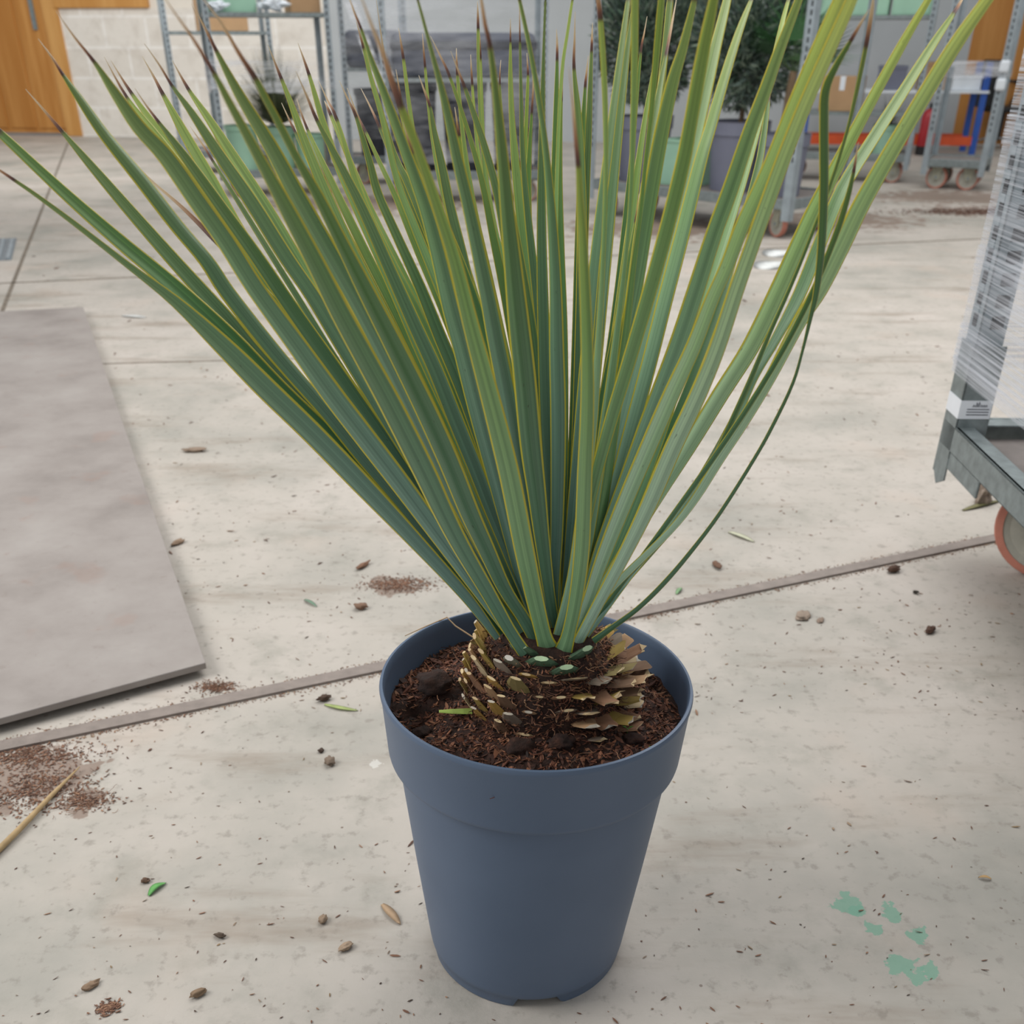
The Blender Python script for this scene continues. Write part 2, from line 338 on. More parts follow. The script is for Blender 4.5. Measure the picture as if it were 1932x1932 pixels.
# ------------------------------------------------------------------ the potted yucca
PX, PYD = .0225, 1.168
root = thing('potted_yucca', 'spiky blue-green yucca with yellow leaf edges in a slate grey pot', 'plant', (PX, PYD, 0), rot=(0, R(1.2), 0))
RM = Matrix.Translation(Vector((PX, PYD, 0))) @ Matrix.Rotation(R(1.2), 4, 'Y'); RI = RM.inverted()
def pot_mesh():
    n = 128; prof = [(.130, .012), (.146, .0), (.1475, .006), (.1492, .0195), (.1500, .0205), (.1515, .03), (.17, .19), (.1885, .364), (.1893, .370), (.1985, .3725), (.2005, .375), (.2015, .380), (.2075, .465), (.2090, .469), (.2095, .473), (.2083, .477), (.2050, .4775), (.2033, .475), (.2020, .463), (.196, .39), (.186, .365), (.17, .20), (.15, .025), (.0, .025)]
    m = MB(); vs = []
    for i, (r, z) in enumerate(prof):
        for k in range(n):
            a = k * 2 * math.pi / n; zz = z
            if i <= 2:
                # feet notches: one in front (slightly right), others around
                for c0 in (-90 + 6, 0 + 6, 90 + 6, 180 + 6):
                    dlt = (math.degrees(a) - c0 + 180) % 360 - 180
                    e = max(0, min(1, (14.5 - abs(dlt)) / 3.0)); zz = max(zz, z + .0165 * e * (1 if i < 2 else .72))
            vs.append((r * math.cos(a), r * math.sin(a), zz))
    L = len(prof)
    fs = [(i * n + k, i * n + (k + 1) % n, (i + 1) * n + (k + 1) % n, (i + 1) * n + k) for i in range(L - 1) for k in range(n)]
    m.add(vs, fs); return m
pot = pot_mesh().build('flower_pot', M['pot'], root, smooth=True, fix=True)
bpy.context.view_layer.update()
try:
    pot.data.set_sharp_from_angle(angle=R(38))
except Exception: pass
# trunk centre (crown) in pot-local coordinates
TX, TY = .012, .0
def soil_z(x, y):
    r = math.hypot(x, y); rt = math.hypot(x - TX, y - TY)
    z = .432 + .045 * max(0, 1 - rt / .165) ** .8
    z += .012 * noise.noise((x * 14, y * 14, 1.3)) + .007 * noise.noise((x * 40, y * 40, 5.1)) + .004 * noise.noise((x * 95, y * 95, 2))
    z += .018 * math.exp(-((x + .125) ** 2 + (y - .03) ** 2) / .0012)
    if x < -.1 and y < -.0: z -= .008
    return z - .006 * (r / .2) ** 4
mb = MB(); nr, na = 46, 150; vs = [(0, 0, .45)]
for i in range(1, nr + 1):
    for k in range(na):
        a = k * 2 * math.pi / na; r = .1995 * i / nr; x, y = r * math.cos(a), r * math.sin(a); vs.append((x, y, soil_z(x, y)))
fs = [(0, 1 + k, 1 + (k + 1) % na) for k in range(na)] + [(1 + (i - 1) * na + k, 1 + i * na + k, 1 + i * na + (k + 1) % na, 1 + (i - 1) * na + (k + 1) % na) for i in range(1, nr) for k in range(na)]
mb.add(vs, fs); soil = mb.build('potting_soil', M['soil'], root, smooth=True)
BR = [lin(132, 84, 60), lin(150, 98, 70), lin(112, 66, 46), lin(70, 42, 32), lin(96, 58, 42), lin(54, 34, 27), lin(124, 78, 56), lin(40, 26, 21), lin(150, 104, 76), lin(110, 64, 44), lin(84, 50, 38)]
def flake(mb, p, L, w, rz, tilt, col, th=.25):
    Mx = Matrix.Translation(p) @ Matrix.Rotation(rz, 4, 'Z') @ Matrix.Rotation(tilt, 4, 'Y') @ Matrix.Rotation(random.uniform(-.6, .6), 4, 'X')
    t = w * th
    vs = [(-L, 0, 0), (-L * .4, -w, 0), (L * .5, -w * .8, 0), (L, 0, 0), (L * .4, w, 0), (-L * .5, w * .8, 0)]
    mb.add([Mx @ Vector((x, y, z + t)) for x, y, z in vs] + [Mx @ Vector((x, y, z - t)) for x, y, z in vs],
           [(0, 1, 2, 3, 4, 5), (11, 10, 9, 8, 7, 6)] + [(i, i + 6, (i + 1) % 6 + 6, (i + 1) % 6) for i in range(6)], col)
def fibre(mb, p, L, col, r=.0004, lift=.004, n=5):
    a = random.uniform(0, 6.28); b = random.uniform(-1.6, 1.6); pts = []; q = Vector(p)
    for i in range(n + 1):
        pts.append(q.copy()); q = q + Vector((math.cos(a), math.sin(a), random.uniform(-.35, .45))) * L / n; a += b / n + random.uniform(-.3, .3)
    mb.tube(pts, r, 3, col, caps=False)
mb = MB()
for i in range(6500):
    a = random.uniform(0, 6.2832); r = .2 * math.sqrt(random.random()); x, y = r * math.cos(a), r * math.sin(a)
    if math.hypot(x - TX, y - TY) < .075: continue
    s = random.choice((.0016, .002, .0026, .0035)) * random.uniform(.7, 1.2) * (1.9 if random.random() < .05 else 1)
    if r + s > .200: continue
    flake(mb, Vector((x, y, soil_z(x, y) + .001)), s * random.uniform(1.0, 2.4), s * .6, random.uniform(0, 6.28), random.uniform(-.7, .7), random.choice(BR))
o = mb.build('bark_mulch', M['vcol'], soil, fix=False); o['kind'] = 'stuff'
mb = MB()
for i in range(900):
    a = random.uniform(0, 6.2832); r = .185 * math.sqrt(random.random()); x, y = r * math.cos(a), r * math.sin(a)
    if math.hypot(x - TX, y - TY) < .07: continue
    fibre(mb, (x, y, soil_z(x, y) + .002), random.uniform(.01, .03), random.choice((lin(112, 62, 42), lin(132, 80, 54), lin(92, 52, 38), lin(150, 106, 76))), random.uniform(.0003, .0006))
o = mb.build('coir_fibre', M['vcol'], soil, fix=False); o['kind'] = 'stuff'
def lump(mb, p, s, col, seed=0, sub=3, amp=.35, sc=(1, 1, 1)):
    bm = bmesh.new(); bmesh.ops.create_icosphere(bm, subdivisions=sub, radius=1)
    vs = []
    for v in bm.verts:
        q = v.co; k = 1 + amp * noise.noise(q * 1.6 + Vector((seed * 3.1, 0, 0))) + amp * .5 * noise.noise(q * 4 + Vector((seed, 2, 0)))
        vs.append(Vector(p) + Vector((q.x * s * sc[0], q.y * s * sc[1], q.z * s * sc[2])) * k)
    bm.verts.index_update(); fs = [tuple(v.index for v in f.verts) for f in bm.faces]; bm.free(); mb.add(vs, fs, col)
for (x, y, s, sd) in ((-.137, .012, .021, 1), (-.150, -.05, .012, 2), (-.02, -.118, .016, 3), (.125, -.085, .012, 5), (.03, -.115, .013, 6)):
    mb = MB(); lump(mb, (x, y, soil_z(x, y) + s * .35), s, lin(84, 52, 40) if sd == 1 else lin(64, 46, 38), sd, 3, .4, (1.25, .9, .7)); mb.build('soil_clod', M['soil'], soil, smooth=True)
mb = MB(); mb.tube([(-.075, .135, .452), (-.115, .150, .472), (-.128, .158, .482), (-.16, .15, .470), (-.19, .148, .455)], [.0012, .0011, .001, .0009, .0006], 5, lin(188, 158, 122)); mb.build('root_strand', M['vcol'], soil)
for sx_, sy_ in ((.150, -.105), (.118, -.075)):
    mb = MB(); z_ = soil_z(sx_, sy_); mb.tube([(sx_, sy_, z_ - .002), (sx_, sy_, z_ + .010)], .0008, 5, lin(120, 170, 90))
    for q in (-1, 1): mb.add([(sx_, sy_, z_ + .009), (sx_ + q * .003, sy_ - .002, z_ + .013), (sx_ + q * .008, sy_, z_ + .014), (sx_ + q * .003, sy_ + .002, z_ + .012)], [(0, 1, 2, 3)], lin(104, 176, 70))
    mb.build('seedling', M['vcol'], soil, fix=False)
# trunk
mb = MB(); prof = [(.06, .40), (.098, .425), (.103, .452), (.101, .478), (.096, .502), (.086, .524), (.072, .540), (.055, .552), (.03, .557), (.0, .558)]
n = 40; vs = []
for r, z in prof:
    for k in range(n):
        a = k * 6.28318 / n; rr = r * (1 + .05 * noise.noise((math.cos(a) * 3, math.sin(a) * 3, z * 30))); vs.append((TX + rr * math.cos(a), TY + rr * math.sin(a), z))
mb.add(vs, [(i * n + k, i * n + (k + 1) % n, (i + 1) * n + (k + 1) % n, (i + 1) * n + k) for i in range(len(prof) - 1) for k in range(n)])
trunk = mb.build('trunk', M['soil'], root, smooth=True)
mb = MB()
for i in range(4600):
    a = random.uniform(0, 6.2832); z = random.uniform(.43, .548)
    r = next(p0[0] + (p1[0] - p0[0]) * (z - p0[1]) / (p1[1] - p0[1]) for p0, p1 in zip(prof, prof[1:]) if p0[1] <= z <= p1[1]) + .0015
    p = Vector((TX + r * math.cos(a), TY + r * math.sin(a), z))
    if random.random() < .6: flake(mb, p, random.uniform(.002, .005), .0012, random.uniform(0, 6.28), random.uniform(-1.2, 1.2), random.choice(BR + [lin(158, 120, 88), lin(136, 92, 64)]))
    else: fibre(mb, p, random.uniform(.008, .022), random.choice((lin(120, 78, 54), lin(150, 110, 80), lin(92, 56, 40))), .0005)
o = mb.build('coir_fibre', M['vcol'], trunk, fix=False); o['kind'] = 'stuff'
def stub(p, out, up, w, L, th, col, cut, curl=.2, ragged=False):
    """a leaf base cut short: a lens-section wedge leaving the trunk"""
    out = out.normalized(); side = out.cross(up).normalized(); nn = side.cross(out).normalized()
    m = MB(); ns = 8; rings = []
    for i, (t, ws, ts) in enumerate(((-.35, 1.25, 1.2), (.0, 1.12, 1.1), (.45, .95, .9), (1.0, .80 if ragged else .5, .7))):
        vs = []
        for k in range(ns):
            a = k * 6.28318 / ns; vs.append(p + out * L * (t + (random.uniform(-.12, .12) if ragged and i == 3 else 0)) + nn * curl * L * t * t + side * math.cos(a) * w * ws + nn * math.sin(a) * th * ts)
        rings.append(vs)
    for i in range(3):
        cc = [tuple(c * (.75 + .12 * i) for c in col[:3]) + (1,)] * 1
        m.add(rings[i] + rings[i + 1], [(k, (k + 1) % ns, ns + (k + 1) % ns, ns + k) for k in range(ns)], cc[0])
    m.add(rings[3], [tuple(range(ns))], cut)
    return m.build('leaf_stub', M['vcol'], trunk, smooth=False)
TAN = [lin(176, 140, 104), lin(150, 110, 82), lin(190, 160, 120), lin(146, 130, 80), lin(130, 100, 76), lin(204, 182, 144), lin(166, 140, 70), lin(140, 124, 108), lin(190, 150, 76)]
UP = Vector((0, 0, 1)); k = 0
for row, (z, r, nst) in enumerate(((.446, .1015, 16), (.466, .1015, 18), (.486, .0985, 18), (.505, .0925, 16), (.522, .084, 14))):
    for i in range(nst):
        a = R(-90) + (i + .5 * (row % 2) - nst / 2) * 2 * math.pi / nst * .78 + random.uniform(-.06, .06)
        o_ = Vector((math.cos(a), math.sin(a), 0)); p = Vector((TX, TY, z + random.uniform(-.006, .006))) + o_ * (r - .003)
        tg = Vector((-o_.y, o_.x, 0)); rt = o_.x > .38; lf = o_.x < -.38
        if not rt and not lf and random.random() < .5: continue
        if rt:
            L = random.uniform(.026, .044) if row < 4 else .024; d_ = o_ + UP * random.uniform(-.15, .45) + tg * random.uniform(-.3, .3); w = random.uniform(.012, .0175); th = random.uniform(.0014, .0024)
        elif lf:
            L = random.uniform(.022, .034); d_ = o_ * .45 + UP * 1.0 + tg * random.uniform(-.25, .1); w = random.uniform(.012, .0165); th = random.uniform(.0024, .0036)
        else:
            L = random.uniform(.010, .016); d_ = o_ * .8 + UP * .8; w = random.uniform(.010, .015); th = random.uniform(.002, .003)
        stub(p, d_, o_ if not rt else UP, w, L, th, random.choice(TAN), random.choice((lin(214, 190, 148), lin(196, 170, 130), lin(186, 176, 160))), .25 if rt else .1, ragged=rt)
for px, py, w, g in ((1022, 1250, .0185, 1), (1064, 1266, .0185, 1), (1098, 1232, .017, 1), (968, 1250, .014, 0), (988, 1226, .019, 1)):
    d = ray(px, py); best = None
    for i in range(400):
        q = RI @ (Vector((0, 0, H)) + d * (1.0 + i * .001))
        if (q.z < .55 and math.hypot(q.x - TX, q.y - TY) < (.101 if q.z < .49 else .101 - (q.z - .49) * .6)) or q.z < .44: best = q; break
    if best is None: continue
    o_ = Vector((best.x - TX, best.y - TY, 0)).normalized()
    s = stub(best, o_ + UP * 1.0, UP, w, .014, .005, lin(84, 112, 84) if g else lin(120, 116, 96), lin(196, 220, 178) if g else lin(206, 200, 190), .1); s['label'] = 'freshly cut green leaf base' if g else 'grey cut leaf base'
s = stub(Vector((-.096, -.045, .452)), Vector((-1, -.12, .05)), UP, .006, .032, .0015, lin(150, 172, 78), lin(206, 214, 150), 0); s['label'] = 'long pale green leaf base'
s = stub(Vector((-.045, -.098, .438)), Vector((-.35, -1, -.1)), UP, .010, .016, .0025, lin(206, 184, 96), lin(226, 206, 140), 0); s['label'] = 'yellow cut leaf base'
# leaves: outline points traced as (x, y, width) and set at their own distances
# (dy = how far the tip leans away from (+) or towards (-) the camera), colour class, index of the brown tip
LV = [
("n",-.06,-2,[(938,1205,18),(880,1128,30),(790,1030,40),(690,925,50),(590,822,54),(500,735,55),(420,655,48),(330,570,30),(240,500,18),(140,422,14),(70,370,11),(28,341,9),(-40,295,2)]),
("g",.02,-3,[(948,1195,18),(870,1090,28),(770,985,38),(640,850,50),(520,735,52),(430,640,50),(330,545,42),(240,470,38),(150,392,32),(80,328,26),(0,253,20),(-60,200,8),(-110,160,1)]),
("n",.03,-3,[(952,1185,16),(860,1075,22),(780,990,28),(700,905,30),(620,820,34),(550,746,36),(472,660,38),(420,596,37),(333,500,34),(240,394,28),(170,312,20),(118,250,9),(80,205,5),(48,168,1)]),
("n",0,-3,[(962,1192,18),(900,1118,26),(830,1036,30),(760,950,32),(690,868,32),(620,780,34),(550,700,36),(500,640,37),(430,550,36),(390,490,34),(335,425,33),(265,335,32),(200,256,26),(150,185,18),(120,142,8),(98,108,5),(72,73,1)]),
("n",-.1,-3,[(972,1210,24),(915,1132,34),(840,1030,42),(760,922,48),(680,818,50),(622,742,50),(562,658,46),(480,545,42),(425,458,42),(370,380,42),(312,297,40),(260,240,34),(215,175,22),(178,118,9),(140,70,5),(105,20,1)]),
("g",.1,-5,[(985,1200,22),(920,1115,30),(830,1005,36),(760,905,40),(690,800,40),(620,700,34),(550,612,24),(480,530,18),(410,458,14),(345,393,9),(290,345,5),(250,305,3),(228,283,1)]),
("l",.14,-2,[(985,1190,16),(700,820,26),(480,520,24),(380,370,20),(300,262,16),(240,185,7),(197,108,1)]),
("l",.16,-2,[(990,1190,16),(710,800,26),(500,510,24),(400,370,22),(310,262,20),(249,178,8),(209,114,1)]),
("n",.05,-3,[(990,1195,20),(900,1080,26),(800,940,30),(700,800,36),(620,685,36),(545,578,34),(480,482,32),(420,398,28),(350,300,22),(300,232,8),(275,198,4),(254,166,1)]),
("l",.22,-3,[(1000,1180,14),(700,780,20),(560,600,22),(460,450,24),(400,345,26),(350,258,22),(308,180,9),(290,145,5),(268,106,1)]),
("n",.03,-3,[(1000,1190,18),(910,1070,26),(810,920,32),(710,760,36),(640,645,36),(587,558,34),(537,485,34),(473,383,32),(415,297,26),(360,212,16),(325,163,7),(300,122,4),(272,82,1)]),
("l",.14,-2,[(1005,1185,16),(820,900,24),(640,620,26),(560,490,26),(500,390,26),(440,298,24),(395,228,18),(356,170,8),(325,114,1)]),
("n",.22,-3,[(1000,1185,12),(700,780,16),(560,560,14),(470,415,12),(402,305,6),(380,270,4),(358,238,1)]),
("d",-.3,-4,[(990,1235,34),(960,1190,32),(920,1120,36),(870,1035,42),(836,970,46),(797,888,50),(735,765,50),(690,682,48),(640,590,45),(590,490,40),(540,395,34),(500,320,26),(465,255,20),(430,190,16),(403,138,10),(365,75,7),(330,25,4),(300,-20,1)]),
("n",-.14,-3,[(1000,1195,24),(940,1090,30),(870,960,36),(800,820,40),(740,700,40),(680,585,40),(620,478,40),(560,372,38),(508,275,32),(450,178,22),(408,97,9),(385,50,5),(361,7,1)]),
("d",-.28,-5,[(1012,1212,34),(985,1165,32),(950,1110,34),(915,1035,40),(884,968,44),(845,872,46),(800,772,46),(745,660,43),(690,552,38),(645,462,30),(600,372,24),(560,300,17),(525,232,16),(500,185,15),(482,150,13),(450,100,9),(418,45,6),(385,0,3),(375,-15,1)]),
("n",.06,-3,[(1015,1190,22),(985,1110,26),(926,966,30),(893,880,33),(860,800,34),(820,700,33),(782,617,31),(734,510,27),(683,396,23),(635,300,16),(598,228,8),(580,185,5),(558,134,1)]),
("l",.16,-2,[(1000,1180,16),(870,900,28),(790,730,30),(720,590,28),(660,470,26),(615,370,24),(575,270,18),(550,200,12),(531,150,7),(505,84,1)]),
("l",.24,-2,[(1010,1180,14),(900,900,22),(800,680,24),(730,520,22),(680,410,20),(640,320,17),(610,235,14),(583,142,7),(562,81,1)]),
("n",.26,-2,[(1005,1180,14),(850,850,24),(750,640,24),(680,500,22),(620,380,18),(585,305,14),(557,250,6),(531,194,1)]),
("l",.28,-2,[(1010,1180,14),(860,840,22),(760,620,22),(690,480,20),(630,355,16),(580,245,6),(560,187,1)]),
("l",.28,-3,[(1015,1180,14),(900,850,22),(800,620,22),(730,480,20),(680,370,16),(636,228,7),(618,190,4),(601,152,1)]),
("l",.3,-2,[(1018,1180,12),(880,760,18),(770,540,18),(700,400,16),(660,305,12),(624,218,7),(612,190,1)]),
("n",.2,-3,[(1020,1185,18),(950,960,28),(880,760,30),(830,640,28),(790,540,24),(745,440,20),(712,365,18),(695,300,14),(672,222,7),(655,185,4),(640,152,1)]),
("y",.28,-3,[(1020,1180,14),(930,850,20),(850,620,22),(790,480,16),(745,370,12),(715,305,9),(690,250,6),(673,215,4),(655,166,1)]),
("n",.3,-3,[(1022,1180,14),(930,800,20),(860,600,20),(800,450,16),(760,350,12),(716,242,6),(700,205,4),(681,167,1)]),
("n",.24,-3,[(1025,1180,16),(950,860,24),(880,640,24),(815,460,20),(770,350,16),(742,290,13),(720,210,7),(712,180,4),(704,144,1)]),
("n",-.08,-3,[(1010,1190,26),(985,1100,30),(940,930,34),(900,780,38),(870,660,38),(848,580,36),(825,480,32),(802,395,28),(770,303,24),(742,225,20),(718,160,15),(697,105,10),(681,55,6),(668,22,4),(655,-15,1)]),
("l",.2,-2,[(1015,1180,14),(930,820,20),(850,600,20),(790,450,18),(750,345,14),(720,220,11),(700,150,9),(686,92,6),(672,40,1)]),
("y",-.36,-5,[(1034,1226,50),(1025,1200,38),(1008,1130,40),(988,1037,44),(962,905,44),(938,805,42),(908,690,38),(888,615,34),(857,490,28),(830,405,24),(797,308,19),(775,248,17),(757,203,15),(742,160,12),(722,100,10),(702,50,7),(680,-10,3)]),
("l",.26,-4,[(1028,1180,12),(930,800,18),(850,520,16),(790,340,12),(757,215,8),(735,150,5),(724,100,4),(710,0,1)]),
("l",.3,-2,[(1030,1180,12),(940,780,18),(870,560,18),(820,420,14),(790,310,10),(772,200,8),(761,112,6),(752,53,1)]),
("n",.3,-2,[(1028,1180,12),(930,780,18),(855,540,16),(800,380,12),(765,250,8),(756,187,5),(747,131,1)]),
("l",.32,-2,[(1035,1180,12),(960,800,18),(890,540,16),(840,380,12),(815,260,7),(802,128,5),(797,63,1)]),
("n",.22,-3,[(1030,1185,18),(985,950,26),(940,760,26),(900,610,24),(870,480,22),(848,390,20),(832,310,17),(818,245,11),(811,202,6),(800,170,4),(790,142,1)]),
("n",-.2,-2,[(1032,1190,24),(1020,1120,26),(1000,1005,30),(980,890,36),(958,762,38),(935,645,37),(917,550,33),(886,403,27),(862,300,23),(838,190,15),(812,90,8),(788,0,5),(770,-60,1)]),
("y",.16,-3,[(1038,1180,14),(1000,850,20),(960,600,20),(930,450,16),(908,340,12),(880,240,9),(849,147,6),(830,105,4),(812,68,1)]),
("n",.12,-3,[(1040,1185,16),(1010,900,24),(985,680,24),(960,500,20),(940,380,17),(920,300,15),(900,235,13),(877,167,7),(865,135,4),(850,96,1)]),
("d",-.3,-4,[(1048,1190,24),(1036,1120,26),(1022,1015,34),(1012,930,40),(1001,841,45),(988,702,46),(977,600,43),(965,480,35),(957,400,30),(948,300,24),(938,200,17),(925,92,10),(915,45,8),(908,0,6),(898,-60,1)]),
("l",.32,-2,[(1038,1180,12),(980,800,16),(930,560,16),(895,400,13),(875,270,9),(863,143,6),(861,91,1)]),
("l",.32,-2,[(1042,1180,12),(1000,800,14),(955,560,14),(920,400,10),(900,270,7),(891,161,5),(888,103,1)]),
("y",.3,-2,[(1035,1180,14),(975,820,20),(930,600,20),(898,440,14),(880,340,9),(866,257,6),(858,202,1)]),
("l",.28,-2,[(1045,1180,12),(1010,800,14),(960,540,14),(925,400,10),(910,280,7),(903,150,6),(902,55,6),(901,2,1)]),
("l",.3,-2,[(1045,1180,10),(1005,780,14),(955,530,12),(928,400,9),(914,290,6),(907,112,4),(904,53,1)]),
("n",.32,-2,[(1046,1180,12),(1020,820,16),(985,600,16),(962,420,12),(950,280,9),(943,160,4),(945,113,1)]),
("l",.22,-2,[(1046,1182,16),(1035,950,22),(1015,750,24),(998,580,22),(985,450,18),(974,330,18),(966,230,12),(963,150,9),(963,80,4),(963,35,1)]),
("n",.18,-2,[(1048,1180,14),(1045,950,20),(1030,720,22),(1010,540,18),(995,400,14),(986,290,11),(983,180,7),(981,80,4),(980,10,1)]),
("n",-.1,-2,[(1046,1180,20),(1045,1120,22),(1050,985,28),(1052,800,32),(1049,660,30),(1047,540,25),(1041,420,20),(1031,300,14),(1018,200,11),(1000,95,9),(980,0,7),(965,-70,1)]),
("y",.28,-2,[(1050,1180,12),(1045,900,16),(1020,680,16),(1000,520,14),(988,400,12),(990,300,10),(994,200,7),(996,142,5),(994,100,1)]),
("g",.24,-3,[(1052,1180,16),(1040,900,22),(1022,720,22),(1008,600,20),(998,480,18),(996,380,14),(998,300,10),(1003,215,5),(1006,160,3),(1004,120,1)]),
("n",.05,-2,[(1048,1180,18),(1042,1000,24),(1030,800,26),(1024,600,24),(1021,450,20),(1021,320,15),(1023,200,11),(1026,80,5),(1029,0,4),(1031,-40,1)]),
("g",.2,-3,[(1052,1180,14),(1058,900,20),(1058,650,20),(1052,480,18),(1047,350,16),(1049,220,12),(1051,114,6),(1051,80,4),(1050,55,1)]),
("g",.18,-2,[(1056,1180,14),(1062,900,20),(1062,650,20),(1057,480,18),(1054,350,16),(1056,250,11),(1059,190,6),(1062,150,1)]),
("l",.12,-2,[(1056,1180,10),(1050,800,12),(1048,500,10),(1052,300,8),(1060,140,7),(1071,60,6),(1080,0,5),(1088,-50,1)]),
("y",-.32,-4,[(1062,1230,44),(1073,1195,32),(1088,1120,32),(1098,1030,34),(1103,900,31),(1108,760,28),(1107,640,25),(1100,466,20),(1094,370,14),(1091,315,10),(1086,260,8),(1080,190,5),(1073,125,1)]),
("n",.14,-3,[(1062,1180,14),(1085,900,22),(1095,650,24),(1098,480,22),(1096,320,18),(1091,220,14),(1083,131,7),(1084,75,4),(1085,22,1)]),
("n",.22,-3,[(1065,1180,14),(1085,900,22),(1095,650,24),(1100,480,20),(1106,330,17),(1111,230,13),(1116,98,6),(1117,70,4),(1118,43,1)]),
("g",.2,-3,[(1062,1180,14),(1080,880,20),(1088,650,20),(1092,480,18),(1096,330,14),(1100,240,11),(1104,165,6),(1107,135,4),(1110,105,1)]),
("l",-.12,-3,[(1052,1205,26),(1080,1090,24),(1100,950,24),(1120,780,20),(1132,600,13),(1138,480,10),(1142,380,9),(1143,300,9),(1142,200,11),(1138,110,12),(1133,38,11),(1129,0,9),(1120,-60,2)]),
("n",.05,-2,[(1062,1180,16),(1078,1000,22),(1092,850,24),(1106,690,24),(1120,530,22),(1133,410,20),(1147,300,18),(1158,210,16),(1172,105,14),(1186,0,9),(1197,-80,1)]),
("n",.1,-2,[(1068,1180,16),(1090,1000,24),(1112,820,26),(1128,650,26),(1142,500,26),(1152,400,24),(1162,300,21),(1172,200,18),(1182,115,13),(1190,45,7),(1196,0,4),(1200,-40,1)]),
("l",-.14,-2,[(1085,1180,18),(1110,1020,24),(1135,850,24),(1155,700,18),(1172,560,12),(1184,450,9),(1190,370,9),(1193,300,11),(1197,150,14),(1198,0,15),(1198,-100,10),(1196,-160,1)]),
("g",.26,-3,[(1085,1180,12),(1125,850,18),(1160,600,16),(1182,400,12),(1197,240,8),(1209,100,5),(1215,65,3),(1221,31,1)]),
("y",-.06,-2,[(1095,1180,18),(1130,1000,24),(1160,800,22),(1180,640,16),(1196,500,11),(1209,400,8),(1218,310,8),(1228,225,10),(1238,120,13),(1247,20,14),(1252,-40,8),(1258,-100,1)]),
("n",.14,-3,[(1090,1180,14),(1130,950,22),(1165,750,24),(1190,580,24),(1206,450,22),(1220,340,18),(1234,240,15),(1247,160,12),(1257,105,7),(1267,50,5),(1277,-5,1)]),
("y",.18,-2,[(1085,1180,14),(1120,950,22),(1150,740,24),(1174,560,22),(1190,430,18),(1205,310,14),(1218,220,10),(1230,150,7),(1238,100,4),(1246,40,1)]),
("n",.16,-2,[(1092,1180,14),(1140,900,22),(1180,650,24),(1210,460,22),(1230,320,18),(1245,190,16),(1256,90,14),(1265,0,13),(1275,-90,4)]),
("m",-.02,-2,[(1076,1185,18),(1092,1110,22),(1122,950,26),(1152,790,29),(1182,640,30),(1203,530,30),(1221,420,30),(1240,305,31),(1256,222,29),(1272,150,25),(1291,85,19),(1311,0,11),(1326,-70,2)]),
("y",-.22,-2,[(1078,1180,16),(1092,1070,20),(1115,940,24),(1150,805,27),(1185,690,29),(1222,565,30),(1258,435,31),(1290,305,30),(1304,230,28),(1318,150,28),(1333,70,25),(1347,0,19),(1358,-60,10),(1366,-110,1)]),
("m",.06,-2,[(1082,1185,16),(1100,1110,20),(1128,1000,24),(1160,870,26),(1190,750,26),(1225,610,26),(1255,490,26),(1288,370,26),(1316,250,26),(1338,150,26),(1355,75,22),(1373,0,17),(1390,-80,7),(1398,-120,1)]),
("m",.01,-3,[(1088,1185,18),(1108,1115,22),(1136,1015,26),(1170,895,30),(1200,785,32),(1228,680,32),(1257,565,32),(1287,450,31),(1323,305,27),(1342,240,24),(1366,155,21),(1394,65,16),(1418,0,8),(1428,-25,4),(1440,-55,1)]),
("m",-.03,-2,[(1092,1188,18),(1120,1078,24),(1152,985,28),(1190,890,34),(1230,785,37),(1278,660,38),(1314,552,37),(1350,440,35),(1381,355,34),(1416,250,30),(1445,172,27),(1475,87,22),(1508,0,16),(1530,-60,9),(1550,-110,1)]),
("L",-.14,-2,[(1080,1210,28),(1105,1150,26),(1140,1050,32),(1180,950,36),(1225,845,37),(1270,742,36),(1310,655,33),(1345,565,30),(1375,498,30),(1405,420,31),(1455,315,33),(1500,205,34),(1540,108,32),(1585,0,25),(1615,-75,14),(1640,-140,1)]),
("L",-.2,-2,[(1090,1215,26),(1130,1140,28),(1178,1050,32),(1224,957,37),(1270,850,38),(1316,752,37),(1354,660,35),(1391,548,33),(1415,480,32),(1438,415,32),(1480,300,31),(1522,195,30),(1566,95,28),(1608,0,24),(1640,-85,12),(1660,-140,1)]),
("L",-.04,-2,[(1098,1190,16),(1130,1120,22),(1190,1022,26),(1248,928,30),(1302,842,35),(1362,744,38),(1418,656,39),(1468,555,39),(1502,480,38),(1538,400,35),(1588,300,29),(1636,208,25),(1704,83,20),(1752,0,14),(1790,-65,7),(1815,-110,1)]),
("o",-.08,-4,[(1110,1195,16),(1170,1110,18),(1240,1030,16),(1300,960,14),(1346,872,13),(1389,778,12),(1417,715,11),(1454,626,9),(1489,548,8),(1524,463,7),(1567,349,7),(1598,250,7),(1615,180,8),(1634,90,9),(1645,25,8),(1648,0,5),(1650,-20,1)]),
("m",.02,-3,[(1108,1200,14),(1190,1085,18),(1270,985,18),(1340,875,18),(1395,775,18),(1425,710,18),(1465,640,22),(1510,555,28),(1550,455,28),(1590,358,29),(1645,268,27),(1700,182,25),(1762,83,18),(1800,25,9),(1815,0,5),(1825,-15,1)]),
("L",-.1,-2,[(1095,1205,26),(1120,1150,24),(1170,1095,20),(1262,1005,18),(1312,942,20),(1357,870,22),(1403,800,23),(1452,718,25),(1508,612,30),(1548,548,36),(1590,465,38),(1632,378,38),(1704,252,35),(1798,95,32),(1864,0,26),(1915,-70,16),(1960,-135,1)]),
